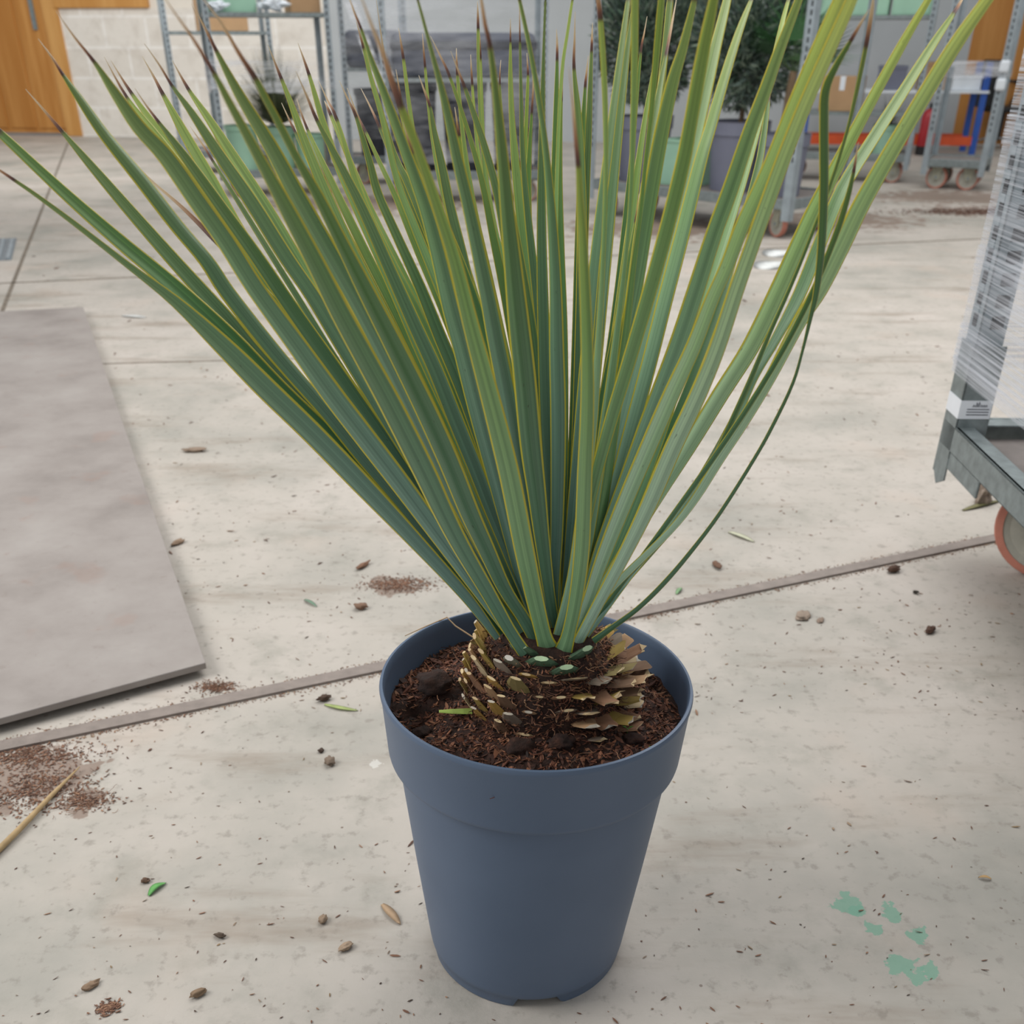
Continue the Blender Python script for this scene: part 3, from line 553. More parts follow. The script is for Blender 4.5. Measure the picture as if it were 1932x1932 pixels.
("G",-.16,-3,[(1120,1210,22),(1150,1188,18),(1202,1150,14),(1250,1104,13),(1300,1046,11),(1359,968,9),(1424,865,8),(1459,802,8),(1496,724,7),(1515,660,6),(1530,598,9),(1541,550,13),(1551,465,17),(1556,350,19),(1556,230,19),(1559,170,18),(1578,125,14),(1605,78,9),(1628,38,5),(1640,17,1)]),
("G",-.12,-3,[(1105,1195,10),(1300,930,12),(1430,740,12),(1520,580,12),(1575,450,13),(1598,380,12),(1611,325,7),(1617,285,3),(1620,268,1)]),
("g",.2,-3,[(1100,1190,14),(1250,850,16),(1350,600,16),(1400,430,16),(1430,320,15),(1441,260,13),(1450,190,8),(1458,130,3),(1462,100,1)]),
("l",.14,-2,[(1100,1190,14),(1220,900,20),(1320,600,20),(1400,350,18),(1450,160,14),(1475,50,10),(1488,0,7),(1505,-60,1)]),
# inner leaves filling the heart of the crown
("g",.1,-2,[(1035,1185,24),(1000,1000,30),(950,760,28),(890,560,22),(830,400,14),(780,290,7),(760,230,1)]),
("g",.12,-2,[(1072,1185,22),(1100,1000,28),(1130,820,28),(1160,660,24),(1185,520,16),(1200,420,8),(1208,360,1)]),
("n",.1,-2,[(1048,1185,26),(1040,1000,32),(1020,800,30),(1000,620,24),(975,460,16),(955,340,8),(948,280,1)]),
]
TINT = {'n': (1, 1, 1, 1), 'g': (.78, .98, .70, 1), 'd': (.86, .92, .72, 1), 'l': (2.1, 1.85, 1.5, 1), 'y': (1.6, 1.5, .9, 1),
        'm': (1.75, 1.55, 1.55, 1), 'L': (3.1, 2.35, 2.1, 1), 'o': (.95, .9, .62, 1), 'G': (.5, .66, .42, 1)}  # m, L: pale tint includes painted sky sheen on the right-hand leaves
def cr(p0, p1, p2, p3, t):
    return tuple(.5 * (2 * b + (c - a) * t + (2 * a - 5 * b + 4 * c - d) * t * t + (3 * b - a - 3 * c + d) * t ** 3) for a, b, c, d in zip(p0, p1, p2, p3))
US = (-1, -.86, -.45, 0, .45, .86, 1)
def leaf(cls, dy, j, pts):
    n = len(pts); j = n + j; arc = [0]
    for a, b in zip(pts, pts[1:]): arc.append(arc[-1] + math.hypot(b[0] - a[0], b[1] - a[1]))
    sm = []
    for i in range(n - 1):
        p = [pts[max(0, i - 1)], pts[i], pts[i + 1], pts[min(n - 1, i + 2)]]
        sub = 4 if i < n - 2 or True else 2
        for q in range(sub):
            t = q / sub; x, y, w = cr(*p, t); s = (arc[i] + (arc[i + 1] - arc[i]) * t)
            sm.append((x, y, max(.6, w), s))
    sm.append((*pts[-1], arc[-1])); tot = arc[-1]; sj = arc[j]
    by = PYD + .01 - (pts[0][1] - 1178) / 50 * .06
    P3 = []
    for x, y, w, s in sm:
        f = s / tot; P3.append(PD(x, y, by + dy * (f ** 1.15)))
    base, tip = P3[0], P3[-1]; rx, ry = tip.x - base.x, tip.y - base.y
    if abs(ry) < .02: ry = .02 if dy >= 0 else -.02
    k = max(-.75, min(.75, (-rx / ry))) * .8
    front = dy <= 0.0
    mb = MB(); m = len(sm); nu = len(US); vs = []; uvs = []
    for i, (x, y, w, s) in enumerate(sm):
        a = sm[max(0, i - 1)]; b = sm[min(m - 1, i + 1)]
        tx, ty = b[0] - a[0], b[1] - a[1]; L = math.hypot(tx, ty) or 1; nx, ny = -ty / L, tx / L
        if nx < 0: nx, ny = -nx, -ny
        vd = (P3[i] - Vector((0, 0, H))).normalized(); side = (RIGHT * nx + DOWN * ny); side = side - vd * side.dot(vd) * .0 + vd * k
        Z = depth(P3[i]); hw = w * .47 * Z / F * (1 - .6 * (1 - abs(ty) / L)) * (1 - .12 * max(0, 1 - s / tot / .3))
        T3 = (P3[min(m - 1, i + 1)] - P3[max(0, i - 1)]).normalized()
        N = side.cross(T3).normalized()
        if N.dot(Vector((0, 0, H)) - P3[i]) < 0: N = -N
        v = .9 * s / sj if s <= sj else .9 + .1 * (s - sj) / max(1e-6, tot - sj)
        for lay in (1, -1):
            for u in US:
                fold = (-1 if front else 1) * .27 * (abs(u) ** 1.25) * hw
                th = (.0011 * (1 - u * u) + .00015) * min(1, hw / .006)
                vs.append(RI @ (P3[i] + side * hw * u + N * (fold + lay * th))); uvs.append((.5 + u * .5, v))
    fs = []
    for i in range(m - 1):
        A, B = i * 2 * nu, (i + 1) * 2 * nu
        for q in range(nu - 1):
            fs.append((A + q, A + q + 1, B + q + 1, B + q)); fs.append((A + nu + q, B + nu + q, B + nu + q + 1, A + nu + q + 1))
        fs.append((A, B, B + nu, A + nu)); fs.append((A + nu - 1, A + 2 * nu - 1, B + 2 * nu - 1, B + nu - 1))
    mb.add(vs, fs, None, uvs)
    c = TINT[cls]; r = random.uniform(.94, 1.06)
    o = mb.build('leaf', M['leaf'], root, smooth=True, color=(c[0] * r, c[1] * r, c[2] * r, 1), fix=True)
    return o
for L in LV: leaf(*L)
# ------------------------------------------------------------------ trolleys
def caster(parent, p, r, side=1, mat_t='tyre', yaw=0.0, fork=True, top=.2):
    e = bpy.data.objects.new('caster', None); COL.objects.link(e); e.parent = parent; e.location = p; e.rotation_euler = (0, 0, yaw); e.empty_display_size = .05
    m = MB(); m.lathe([(r * .84, -.018), (r * .97, -.018), (r, -.010), (r, .010), (r * .97, .018), (r * .84, .018), (r * .84, -.018)], 40, (0, 0, r), 'Y', False); m.build('tyre', M[mat_t], e, smooth=False)
    m = MB(); m.lathe([(.0, -.016), (r * .2, -.02), (r * .25, -.012), (r * .72, -.010), (r * .85, -.016), (r * .85, .016), (r * .72, .010), (r * .25, .012), (r * .2, .02), (.0, .016)], 32, (0, 0, r), 'Y', False); m.build('wheel_hub', M['hubgrey'], e)
    m = MB()
    for s in (-1, 1):
        y0, y1 = (.024, .028) if s > 0 else (-.028, -.024); w0, w1 = r * .26, r * .55
        pts = [(-w0, r - w0 * .6), (0, r - w0), (w0, r - w0 * .6), (w1, top), (-w1, top)]
        m.add([(x, y0, z) for x, z in pts] + [(x, y1, z) for x, z in pts], [(0, 1, 2, 3, 4), (9, 8, 7, 6, 5)] + [(i, i + 5, (i + 1) % 5 + 5, (i + 1) % 5) for i in range(5)])
    m.box((-r * .55, -.028, top - .006), (r * .55, .028, top)); m.build('fork', M['fork'], e)
    m = MB(); m.tube([(0, -.034, r), (0, .034, r)], r * .13, 6); m.build('axle_bolt', M['galv'], e)
    return e
def trolley(label, org, rz, L, Wd, H_=2.0, deck=.21, shelves=(), wheel=.07, post=.045, tyre='tyre', lip=.055, group=None, drop=.07):
    t = thing('plant_trolley', label, 'trolley', (org[0], org[1], 0), rz, group)
    m = MB()
    for y in (0, Wd - .03): m.box((0, y, deck - lip), (L, y + .03, deck + .012))
    for x in (0, L - .03): m.box((x, .03, deck - lip), (x + .03, Wd - .03, deck + .012))
    m.build('base_frame', M['galv_worn'], t, bevel=.004)
    m = MB(); m.box((.03, .03, deck - .02), (L - .03, Wd - .03, deck)); m.build('deck', M['deck'], t)
    for i, (x, y) in enumerate(((0, 0), (L, 0), (L, Wd), (0, Wd))):
        sx = 1 if x == 0 else -1; sy = 1 if y == 0 else -1
        m = MB(); xa, xb = sorted((x - sx * .004, x + sx * post)); ya, yb = sorted((y - sy * .004, y + sy * .004))
        z0 = deck - lip - drop
        m.box((xa, ya, z0), (xb, yb, H_)); xa, xb = sorted((x - sx * .004, x + sx * .004)); ya, yb = sorted((y, y + sy * post)); m.box((xa, ya, z0), (xb, yb, H_))
        p = m.build('post', M['galv'], t)
        m = MB(); xs = sorted((x + sx * .018, x + sx * .03)); yo = -.0055 if sy > 0 else .0055; ys = sorted((y + yo, y + yo * .6)); m.box((xs[0], ys[0], deck + .25), (xs[1], ys[1], H_ - .05))
        if i < 2: m.build('slot_strip', M['slots'], p)
    for z in shelves:
        m = MB(); m.box((.01, .01, z - .03), (L - .01, Wd - .01, z)); m.build('shelf', M['galv_worn'], t)
    for x, y in ((.14, .11), (L - .14, .11), (L - .14, Wd - .11), (.14, Wd - .11)):
        caster(t, (x, y, 0), wheel, 1, tyre, random.uniform(-.5, .5), True, deck - lip)
    return t
def local(t, x, y, z): return Matrix.Translation(t.location) @ Matrix.Rotation(t.rotation_euler.z, 4, 'Z') @ Vector((x, y, z))
def film(t, x0, x1, y0, y1, z0, z1, mat, sides='FLRB', droop=0.0):
    m = MB(); n = 10
    segs = {'F': ((x0, y0), (x1, y0)), 'R': ((x1, y0), (x1, y1)), 'B': ((x1, y1), (x0, y1)), 'L': ((x0, y1), (x0, y0))}
    for s in sides:
        a, b = segs[s]; vs = []
        for i in range(n + 1):
            f = i / n; x = a[0] + (b[0] - a[0]) * f; y = a[1] + (b[1] - a[1]) * f; dz = -droop * 4 * f * (1 - f)
            vs += [(x, y, z0 + dz + .01 * math.sin(i * 1.7)), (x, y, z1 + dz * .3)]
        m.add(vs, [(2 * i, 2 * i + 2, 2 * i + 3, 2 * i + 1) for i in range(n)])
    return m.build('stretch_film', mat, t)
a18 = R(18)
tA = trolley('tall galvanised trolley with grass plant, second from the wooden door', (-2.59, 10.25), a18, 1.06, .6, 2.0, .21, (1.42,), .08)
film(tA, -.012, 1.072, -.012, .612, .86, 1.08, M['film_band'], 'FL', .04)
tA2 = trolley('galvanised trolley standing nearest the wooden door, behind the grass trolley', (-3.5, 12.2), a18, 1.06, .6, 2.0, .21, (1.30,), .08)
tC = trolley('film-wrapped trolley loaded with big dark pots behind the middle of the yucca', (-1.08, 9.85), R(5), 1.38, .58, 2.0, .24, (.95,), .08)
film(tC, -.012, 1.392, -.012, .592, .32, 1.9, M['film'], 'FLRB')
m = MB(); m.add([(-.42, -.06, 1.9), (-.32, -.06, 1.9), (.03, -.02, .92), (-.03, -.02, .84)], [(0, 1, 2, 3)]); m.build('stretch_film', M['film_band'], tC, fix=False)
tC2 = trolley('narrow trolley between the grass trolley and the film-wrapped trolley', (-1.60, 11.25), R(8), .62, .5, 1.9, .24, (1.0,), .08)
film(tC2, -.012, .632, -.012, .512, .4, 1.7, M['film'], 'FLRB')
tD = trolley('long low trolley carrying the shrub and palm pots', (.62, 9.2), R(-45), 1.88, .78, 2.0, .25, (), .09, .06)
tE = trolley('empty galvanised trolley standing before the blue and orange rack', (3.93, 10.95), R(-27), .56, .6, 2.0, .25, (), .1, .05)
film(tE, -.012, .572, -.012, .612, .93, 1.06, M['film_band'], 'FRLB')
tE2 = trolley('shelved trolley holding mint crates on its upper shelf', (2.75, 11.75), R(-20), 1.25, .55, 2.0, .25, (.62, 1.42), .09)
# second bands of film holding posts together, white wads on the empty trolley's post
for z in (1.02, .88):
    m = MB(); m.box((.5, -.03, z - .05), (.585, .05, z + .05)); m.build('film_wad', M['white'], tE, bevel=.02)
# loads -----------------------------------------------------------
def vessel(name, label, cat, loc, r, h, mat, group=None, taper=.82, collar=.2, content=True, soilmat='soil'):
    t = thing(name, label, cat, loc, 0, group)
    m = MB(); rb = r * taper; zc = h * (1 - collar)
    m.lathe([(0, 0.0), (rb, 0), (rb + (r * .94 - rb) * .98, zc), (r * .99, zc + .003), (r, h - .008), (r * 1.02, h), (r * .96, h), (r * .93, zc), (r * .9, h * .8), (0, h * .8)], 40, closed=False)
    m.build('pot' if 'pot' in name or 'shrub' in name or 'palm' in name or 'grass' in name or 'sprig' in name else 'tub', mat, t)
    if content:
        m = MB(); m.lathe([(0, h * .86), (r * .94, h * .86)], 24, closed=False); m.build('soil', M[soilmat], t)
    return t
def blades(n, r, h, spread, w, cols, seed=0, droop=.4, z0=0):
    random.seed(seed); m = MB()
    for i in range(n):
        a = random.uniform(0, 6.28); e = random.random() ** .6 * spread; L = h * random.uniform(.75, 1.1)
        d = Vector((math.sin(e) * math.cos(a), math.sin(e) * math.sin(a), math.cos(e))); p = Vector((math.cos(a) * r * random.random(), math.sin(a) * r * random.random(), z0)); sd = d.cross(Vector((0, 0, 1)));
        sd = sd.normalized() * w if sd.length > 1e-4 else Vector((w, 0, 0)); q = []
        for s in range(5):
            f = s / 4; c = p + d * L * f + Vector((0, 0, -droop * L * f * f * math.sin(e))); q.append((c - sd * (1 - f * .9), c + sd * (1 - f * .9)))
        col = random.choice(cols)
        m.add([v for pr in q for v in pr], [(2 * s, 2 * s + 1, 2 * s + 3, 2 * s + 2) for s in range(4)], col)
    random.seed(11); return m
# grass plant on trolley A
g = vessel('potted_grass', 'fine wispy grass plant on the trolley second from the wooden door', 'plant', local(tA, .55, .26, .212), .15, .34, M['mint'])
blades(900, .05, .62, 1.3, .005, [lin(92, 104, 76), lin(112, 120, 90), lin(76, 88, 64), lin(130, 134, 104)], 3, .3, .36).build('foliage', M['shrub'], g, fix=False)
for x, y, r, h, lab in ((.21, .20, .15, .36, 'mint green tub at the left end of the grass trolley'), (.82, .20, .14, .28, 'mint green tub on the deck right of the grass plant')):
    vessel('plastic_tub', lab, 'tub', local(tA, x, y, .212), r, h, M['mint'], 'mint tubs on the trolleys', .9, .12)
def crate(name, label, cat, loc, rz, L, Wd, h, mat, group=None, grip=True):
    t = thing(name, label, cat, loc, rz, group); m = MB(); th = .012
    m.box((-L/2, -Wd/2, 0), (L/2, Wd/2, th))
    for s in (-1, 1):
        m.box((s*L/2 - (th if s > 0 else 0), -Wd/2, th), (s*L/2 + (0 if s > 0 else th), Wd/2, h)); m.box((-L/2 + th, s*Wd/2 - (th if s > 0 else 0), th), (L/2 - th, s*Wd/2 + (0 if s > 0 else th), h))
    m.build('crate_body', mat, t, bevel=.004)
    m = MB(); m.box((-L/2 - .008, -Wd/2 - .008, h - .02), (L/2 + .008, -Wd/2, h)); m.box((-L/2 - .008, Wd/2, h - .02), (L/2 + .008, Wd/2 + .008, h)); m.box((-L/2 - .008, -Wd/2, h - .02), (-L/2, Wd/2, h)); m.box((L/2, -Wd/2, h - .02), (L/2 + .008, Wd/2, h)); m.build('rim', mat, t)
    return t
crate('plastic_crate', 'mint green crate on the top shelf of the grass trolley', 'crate', local(tA, .27, .37, 1.422), a18, .40, .36, .22, M['mint'])
def carton(label, loc, rz, L, Wd, h, group=None):
    t = thing('cardboard_box', label, 'box', loc, rz, group); m = MB(); m.box((-L/2, -Wd/2, 0), (L/2, Wd/2, h)); m.build('box_body', M['card'], t, bevel=.004)
    m = MB(); m.box((-L/2 - .001, -.025, h), (L/2 + .001, .025, h + .001)); m.box((-.025, -Wd/2 - .001, h * .6), (.025, -Wd/2, h)); m.build('tape', M['white'], t); return t
carton('brown cardboard box at the right end of the grass trolley top shelf', local(tA, .88, .32, 1.422), a18, .26, .4, .3)
carton('brown cardboard box on the shelf of the trolley nearest the wooden door', local(tA2, .6, .3, 1.302), a18, .5, .4, .5)
for x, s, lab in ((.14, .055, 'crumpled white plastic on the left of the grass trolley top shelf'), (.60, .075, 'crumpled white plastic between crate and box on the top shelf')):
    m = MB(); lump(m, (0, 0, s * .8), s, (1, 1, 1, 1), x, 3, .7, (1.5, 1, .6)); o = m.build('plastic_bag', M['white']); o.matrix_world = Matrix.Translation(local(tA, x, .11, 1.422)) ; tag(o, lab, 'plastic bag', 'white plastic on the grass trolley')
carton('small brown box at the right end of the grass trolley deck', local(tA, .88, .43, .212), a18, .2, .2, .2)
# big dark pots on trolley C and narrow trolley
for i, (x, lab) in enumerate(((.26, 'big dark pot at the left end of the film-wrapped trolley'), (.69, 'big dark pot in the middle of the film-wrapped trolley'), (1.12, 'big dark pot at the right end of the film-wrapped trolley'))):
    vessel('nursery_pot', lab, 'pot', local(tC, x, .29, .242), .204, .67, M['blackpot'], 'dark pots on the film-wrapped trolley', .8, .1)
vessel('nursery_pot', 'dark pot on the narrow trolley deck', 'pot', local(tC2, .31, .25, .242), .22, .58, M['blackpot'], None, .8, .1)
tC['label'] = 'film-wrapped trolley with dark pots behind the middle of the yucca'
t = thing('wrapped_bundle', 'grey film-wrapped bundle on the shelf of the film-wrapped trolley', 'bundle', local(tC, .69, .29, .952), R(5))
m = MB(); m.box((-.6, -.24, 0), (.6, .24, .32)); m.build('bundle_body', M['bundle'], t, bevel=.05)
m = MB(); m.box((-.61, -.25, .2), (.61, .25, .26)); m.build('band', M['blackpot'], t, bevel=.01)
t = thing('wrapped_bundle', 'dark wrapped bundle on the shelf of the narrow trolley', 'bundle', local(tC2, .31, .25, 1.002), R(8))
m = MB(); m.box((-.27, -.22, 0), (.27, .22, .3)); m.build('bundle_body', M['bundle'], t, bevel=.05)
m = MB(); m.box((-.28, -.23, .12), (.28, .23, .18)); m.build('band', M['blackpot'], t, bevel=.01)
# trolley D: pots with shrubs and a palm, mint crate
def shrub(name, label, loc, r, h, ph, pr, n, seed, pm, cols):
    t = vessel(name, label, 'plant', loc, r, h, pm)
    m = MB(); m.tube([(0, 0, h * .8), (.01, 0, h + ph * .25), (0, .01, h + ph * .6)], [.02, .016, .01], 8); m.build('stem', M['bark'], t)
    random.seed(seed); m = MB()
    for i in range(n):
        a = random.uniform(0, 6.28); q = Vector((random.gauss(0, 1), random.gauss(0, 1), random.gauss(0, 1))).normalized() * (random.random() ** .45)
        c = Vector((q.x * pr, q.y * pr, h + ph * .52 + q.z * ph * .48)); b = noise.noise(c * 6); 
        if b < -.3: continue
        d = (q + Vector((random.uniform(-.6, .6), random.uniform(-.6, .6), random.uniform(-.1, .9)))).normalized(); L = random.uniform(.03, .06); w = L * .16
        s = d.cross(Vector((random.random() - .5, random.random() - .5, random.random() - .5))).normalized() * w
        m.add([c - d * L, c + s, c + d * L, c - s], [(0, 1, 2, 3)], random.choice(cols))
    m.build('foliage', M['shrub'], t, fix=False); random.seed(12); return t
DG = [lin(88, 106, 98), lin(112, 130, 116), lin(70, 84, 78), lin(136, 150, 132), lin(84, 114, 92)]
shrub('potted_shrub', 'dark fine-leaved shrub in a slate pot at the left end of the low trolley', local(tD, .26, .36, .252), .225, .46, 1.05, .435, 11000, 5, M['potgrey'], DG)
shrub('potted_shrub', 'dark fine-leaved shrub in a slate pot in the middle of the low trolley', local(tD, 1.16, .36, .252), .225, .46, 1.05, .435, 11000, 6, M['potgrey'], DG)
crate('plastic_crate', 'mint green crate between the two shrub pots on the low trolley', 'crate', local(tD, .70, .42, .252), R(-45), .3, .4, .32, M['mint'])
t = vessel('potted_palm', 'fan palm with bright green fronds in a slate pot on the low trolley', 'plant', local(tD, 1.58, .30, .252), .19, .40, M['potgrey'])
m = MB(); m.tube([(0, 0, .33), (.0, 0, .62), (.01, 0, .78)], [.035, .03, .025], 10); m.build('trunk', M['bark'], t)
random.seed(21)
for i in range(15):
    a = i * 2.4; e = R(random.uniform(15, 80)); base = Vector((.01, 0, .77)); d = Vector((math.sin(e) * math.cos(a), math.sin(e) * math.sin(a), math.cos(e))); m = MB()
    m.tube([base, base + d * .2], .004, 5, lin(70, 92, 56)); c = base + d * .2; s = d.cross(Vector((0, 0, 1))).normalized(); u = s.cross(d).normalized(); colr = random.choice((lin(54, 96, 58), lin(70, 116, 70), lin(42, 74, 46), lin(84, 132, 84)))
    for k in range(13):
        an = (k - 6) / 6 * 1.25; dd = (d * math.cos(an) + s * math.sin(an)); L = .36 * (1 - .25 * abs(an) / 1.25); ww = dd.cross(u).normalized() * .012
        m.add([c, c + dd * L * .4 - ww + u * .006, c + dd * L + u * -.03, c + dd * L * .4 + ww + u * .006], [(0, 1, 2, 3)], colr)
    m.build('frond', M['shrub'], t, fix=False)
# trolley E2: crates on top, pot with dead sprig on the deck
for i, (x, lab) in enumerate(((.24, 'left mint crate on the upper shelf of the shelved trolley'), (.64, 'middle mint crate on the upper shelf of the shelved trolley'), (1.03, 'right mint crate on the upper shelf of the shelved trolley'))):
    crate('plastic_crate', lab, 'crate', local(tE2, x, .28, 1.422), R(-20), .36, .42, .25, M['mint'], 'mint crates on the shelved trolley')
t = vessel('potted_sprig', 'withered dark plant in a mint pot on the shelved trolley', 'plant', local(tE2, .98, .2, .252), .13, .26, M['mint'])
blades(46, .04, .34, 1.4, .006, [lin(40, 40, 38), lin(66, 62, 52)], 9, .3, .24).build('foliage', M['shrub'], t, fix=False)
carton('brown box on the middle shelf of the shelved trolley', local(tE2, .5, .28, .622), R(-20), .4, .35, .3)
# ------------------------------------------------------------------ near wrapped trolley at the right edge
rF = R(-90 - 3); oF = Vector((1.152, 2.69, 0))
tF = thing('wrapped_trolley', 'steel trolley wound in white stretch netting at the right edge', 'trolley', oF, R(-2.0))
# local: x to the right (0..0.6), y towards camera is negative (0..-1.35)
LF, WF, dk = 1.36, .6, .355
m = MB(); m.box((0, -LF, .288), (.012, 0, dk)); m.box((0, -LF, dk - .008), (.05, 0, dk)); m.box((0, -LF, .288), (.03, 0, .295)); m.box((.002, -.30, .243), (.010, -.05, .29)); m.build('side_beam', M['galv_worn'], tF, bevel=.003)
m = MB(); m.box((WF - .012, -LF, .288), (WF, 0, dk)); m.box((WF - .05, -LF, dk - .008), (WF, 0, dk)); m.build('side_beam', M['galv_worn'], tF, bevel=.003)
for y in (-.012, -LF):
    m = MB(); m.box((.012, y, .25), (WF - .012, y + .012, dk)); m.box((.05, y - .05 if y > -1 else y, dk - .008), (WF - .05, y + .012 if y > -1 else y + .06, dk - .002)); m.build('end_beam', M['galv_worn'], tF, bevel=.003)
m = MB(); m.box((.03, -LF + .03, .30), (WF - .03, -.06, .315)); m.build('deck', M['deck'], tF)
def fpost(x, y, sx, sy, parent):
    m = MB(); w = .082; d_ = .09
    def bx(a, b): m.box(tuple(min(p, q) for p, q in zip(a, b)), tuple(max(p, q) for p, q in zip(a, b)))
    bx((x, y, .21), (x + sx * .005, y + sy * d_, .56)); bx((x, y + sy * d_, .27), (x + sx * w, y + sy * (d_ - .005), .56))
    m.add([(x, y + sy*d_, .21), (x + sx*.005, y + sy*d_, .21), (x + sx*.005, y + sy*d_*.45, .185), (x, y + sy*d_*.45, .185), (x, y + sy*d_, .212), (x + sx*.005, y + sy*d_, .212), (x + sx*.005, y + sy*d_*.1, .212), (x, y + sy*d_*.1, .212)], [(0,1,2,3),(0,3,7,4),(1,5,6,2),(3,2,6,7),(4,7,6,5),(0,4,5,1)])
    s = m.build('post_socket', M['galv_worn'], parent, bevel=.002)
    m = MB(); bx((x + sx * .006, y + sy * .01, .3), (x + sx * .010, y + sy * (d_ - .008), 2.0)); bx((x + sx * .006, y + sy * (d_ - .012), .3), (x + sx * (w - .01), y + sy * (d_ - .008), 2.0)); p = m.build('post', M['galv'], parent)
    m = MB(); bx((x + sx * .030, y + sy * (d_ - .0065), .6), (x + sx * .062, y + sy * (d_ - .0085), 1.9)); bx((x + sx * .004, y + sy * .03, .6), (x + sx * .0065, y + sy * .055, 1.9))
    m.build('slot_strip', M['slots'], p); return s
sock = fpost(0, 0, 1, -1, tF); fpost(WF, 0, -1, -1, tF); fpost(0, -LF, 1, 1, tF); fpost(WF, -LF, -1, 1, tF)
for i, (x, y, yaw) in enumerate(((.25, -.235, R(-30)), (.42, -LF + .2, 0), (.12, -LF + .2, .3), (.5, -.245, R(40)))):
    caster(tF, (x, y, 0), .138, 1, 'tyre', yaw, True, .288)
# netting wrap
def wrap(z0, z1, off, mat, name='stretch_netting'):
    m = MB(); path = []; b = off
    for (x, y) in ((-b, b), (-b, -LF - b), (WF + b, -LF - b), (WF + b, b)): path.append((x, y))
    n = 24; vs = []; pts = []
    for a, c in zip(path, path[1:] + path[:1]):
        for i in range(n): pts.append((a[0] + (c[0] - a[0]) * i / n, a[1] + (c[1] - a[1]) * i / n))
    K = len(pts); rows = 6
    for r_ in range(rows + 1):
        for i, p in enumerate(pts):
            e = .012 * noise.noise((p[0] * 3, p[1] * 3, r_)) ; vs.append((p[0], p[1], z0 + (z1 - z0) * r_ / rows + e))
    m.add(vs, [(r_ * K + i, r_ * K + (i + 1) % K, (r_ + 1) * K + (i + 1) % K, (r_ + 1) * K + i) for r_ in range(rows) for i in range(K)])
    return m.build(name, mat, tF, fix=False)
wrap(.475, 1.9, .006, M['film_near']); wrap(.50, .60, .009, M['film_near']); wrap(.72, .78, .009, M['film_near']); wrap(1.0, 1.06, .009, M['film_near'])
# sticker round the socket
m = MB(); m.box((-.0012, -.0905, .378), (0, -.0005, .425)); m.box((-.0012, -.0917, .378), (.080, -.0905, .425)); st = m.build('sticker', M['label'], sock)
m = MB()
for k, (x, h_) in enumerate(((.030, .006), (.037, .012), (.043, .013), (.050, .006), (.056, .006), (.062, .006))):
    z = .409; m.tube([(x, -.0919, z), (x + .003, -.0919, z + h_), (x + .005, -.0919, z + h_ * .5), (x + .003, -.0919, z)], .0008, 4)
for z in (.403, .396, .389): m.box((.018, -.0922, z - .0011), (.074, -.0918, z + .0011))
m.build('sticker_print', M['ink'], st)
m = MB(); lump(m, (0, 0, .03), .035, lin(150, 134, 120), 3, 3, .8, (.7, .7, 1.3)); o = m.build('dust_fluff', M['vcol']); o.location = G(1852, 948, 0) + Vector((0, 0, 0)); tag(o, 'grey-brown dusty root clump under the wrapped trolley corner', 'debris')
# ------------------------------------------------------------------ rack, extinguisher and chair by the back wall
def WP(px, py, z=0): return G(px, py, z)
rk = thing('pallet_rack', 'blue and orange steel rack bench against the back wall', 'rack', WP(1833, 292), wa)
for x, y in ((0, 0), (0, .5), (-2.1, 0), (-2.1, .5)):
    m = MB(); m.box((x - .035, y, 0), (x + .035, y + .05, 1.0)); m.build('upright', M['blue'], rk)
for y in (0, .5):
    for z in (.15,):
        m = MB(); m.box((-2.06, y, z - .05), (-.036, y + .045, z + .05)); m.build('beam', M['orange'], rk)
m = MB(); m.box((-2.1, -.02, .672), (.05, .57, .70)); m.build('bench_top', M['white'], rk)
RKM = Matrix.Translation(rk.location) @ Matrix.Rotation(wa, 4, 'Z')
for x, w_, h_, mat, lab, nm, cat in ((-.22, .34, .16, 'white', 'white carton on the right end of the rack bench', 'carton', 'box'), (-.62, .3, .3, 'card', 'tan box in the middle of the rack bench', 'cardboard_box', 'box'), (-1.1, .3, .26, 'potgrey', 'blue-grey bin on the left half of the rack bench', 'storage_bin', 'bin')):
    m = MB(); m.box((-w_/2, -.15, 0), (w_/2, .15, h_)); m.box((-w_/2 - .006, -.156, h_ - .04), (w_/2 + .006, .156, h_)); o = m.build(nm, M[mat], bevel=.006); o.matrix_world = RKM @ Matrix.Translation((x, .2, .702)); tag(o, lab, cat)
fx = thing('fire_extinguisher', 'red fire extinguisher standing in front of the back wall', 'fire extinguisher', RKM @ Vector((-.62, -.1, 0)))
m = MB(); m.lathe([(0, .02), (.085, .02), (.09, .04), (.09, .42), (.07, .48), (.03, .51), (0, .51)], 24, closed=False); m.build('cylinder', M['red'], fx, smooth=True)
m = MB(); m.lathe([(0, 0), (.095, 0), (.095, .1), (.09, .1), (0, .1)], 24, closed=False); m.build('base_cup', M['black'], fx)
m = MB(); m.tube([(0, 0, .5), (0, 0, .56)], .02, 10); m.box((-.02, -.01, .55), (.1, .01, .57)); m.build('valve', M['black'], fx)
ch = thing('office_chair', 'black swivel office chair in front of the wooden door', 'chair', WP(1878, 281), R(8))
m = MB(); m.box((-.22, -.24, .43), (.30, .24, .50)); m.build('seat', M['black'], ch, bevel=.03)
m = MB(); m.box((-.34, -.22, .48), (-.25, .22, 1.02)); m.build('backrest', M['black'], ch, bevel=.04)
for s in (-1, 1):
    m = MB(); m.tube([(-.25, s * .27, .78), (.1, s * .27, .80), (.34, s * .27, .72), (.2, s * .27, .46), (.15, s * .2, .44)], .014, 8); m.build('armrest', M['black'], ch)
m = MB(); m.tube([(0, 0, .1), (0, 0, .44)], .028, 12); m.build('gas_lift', M['black'], ch)
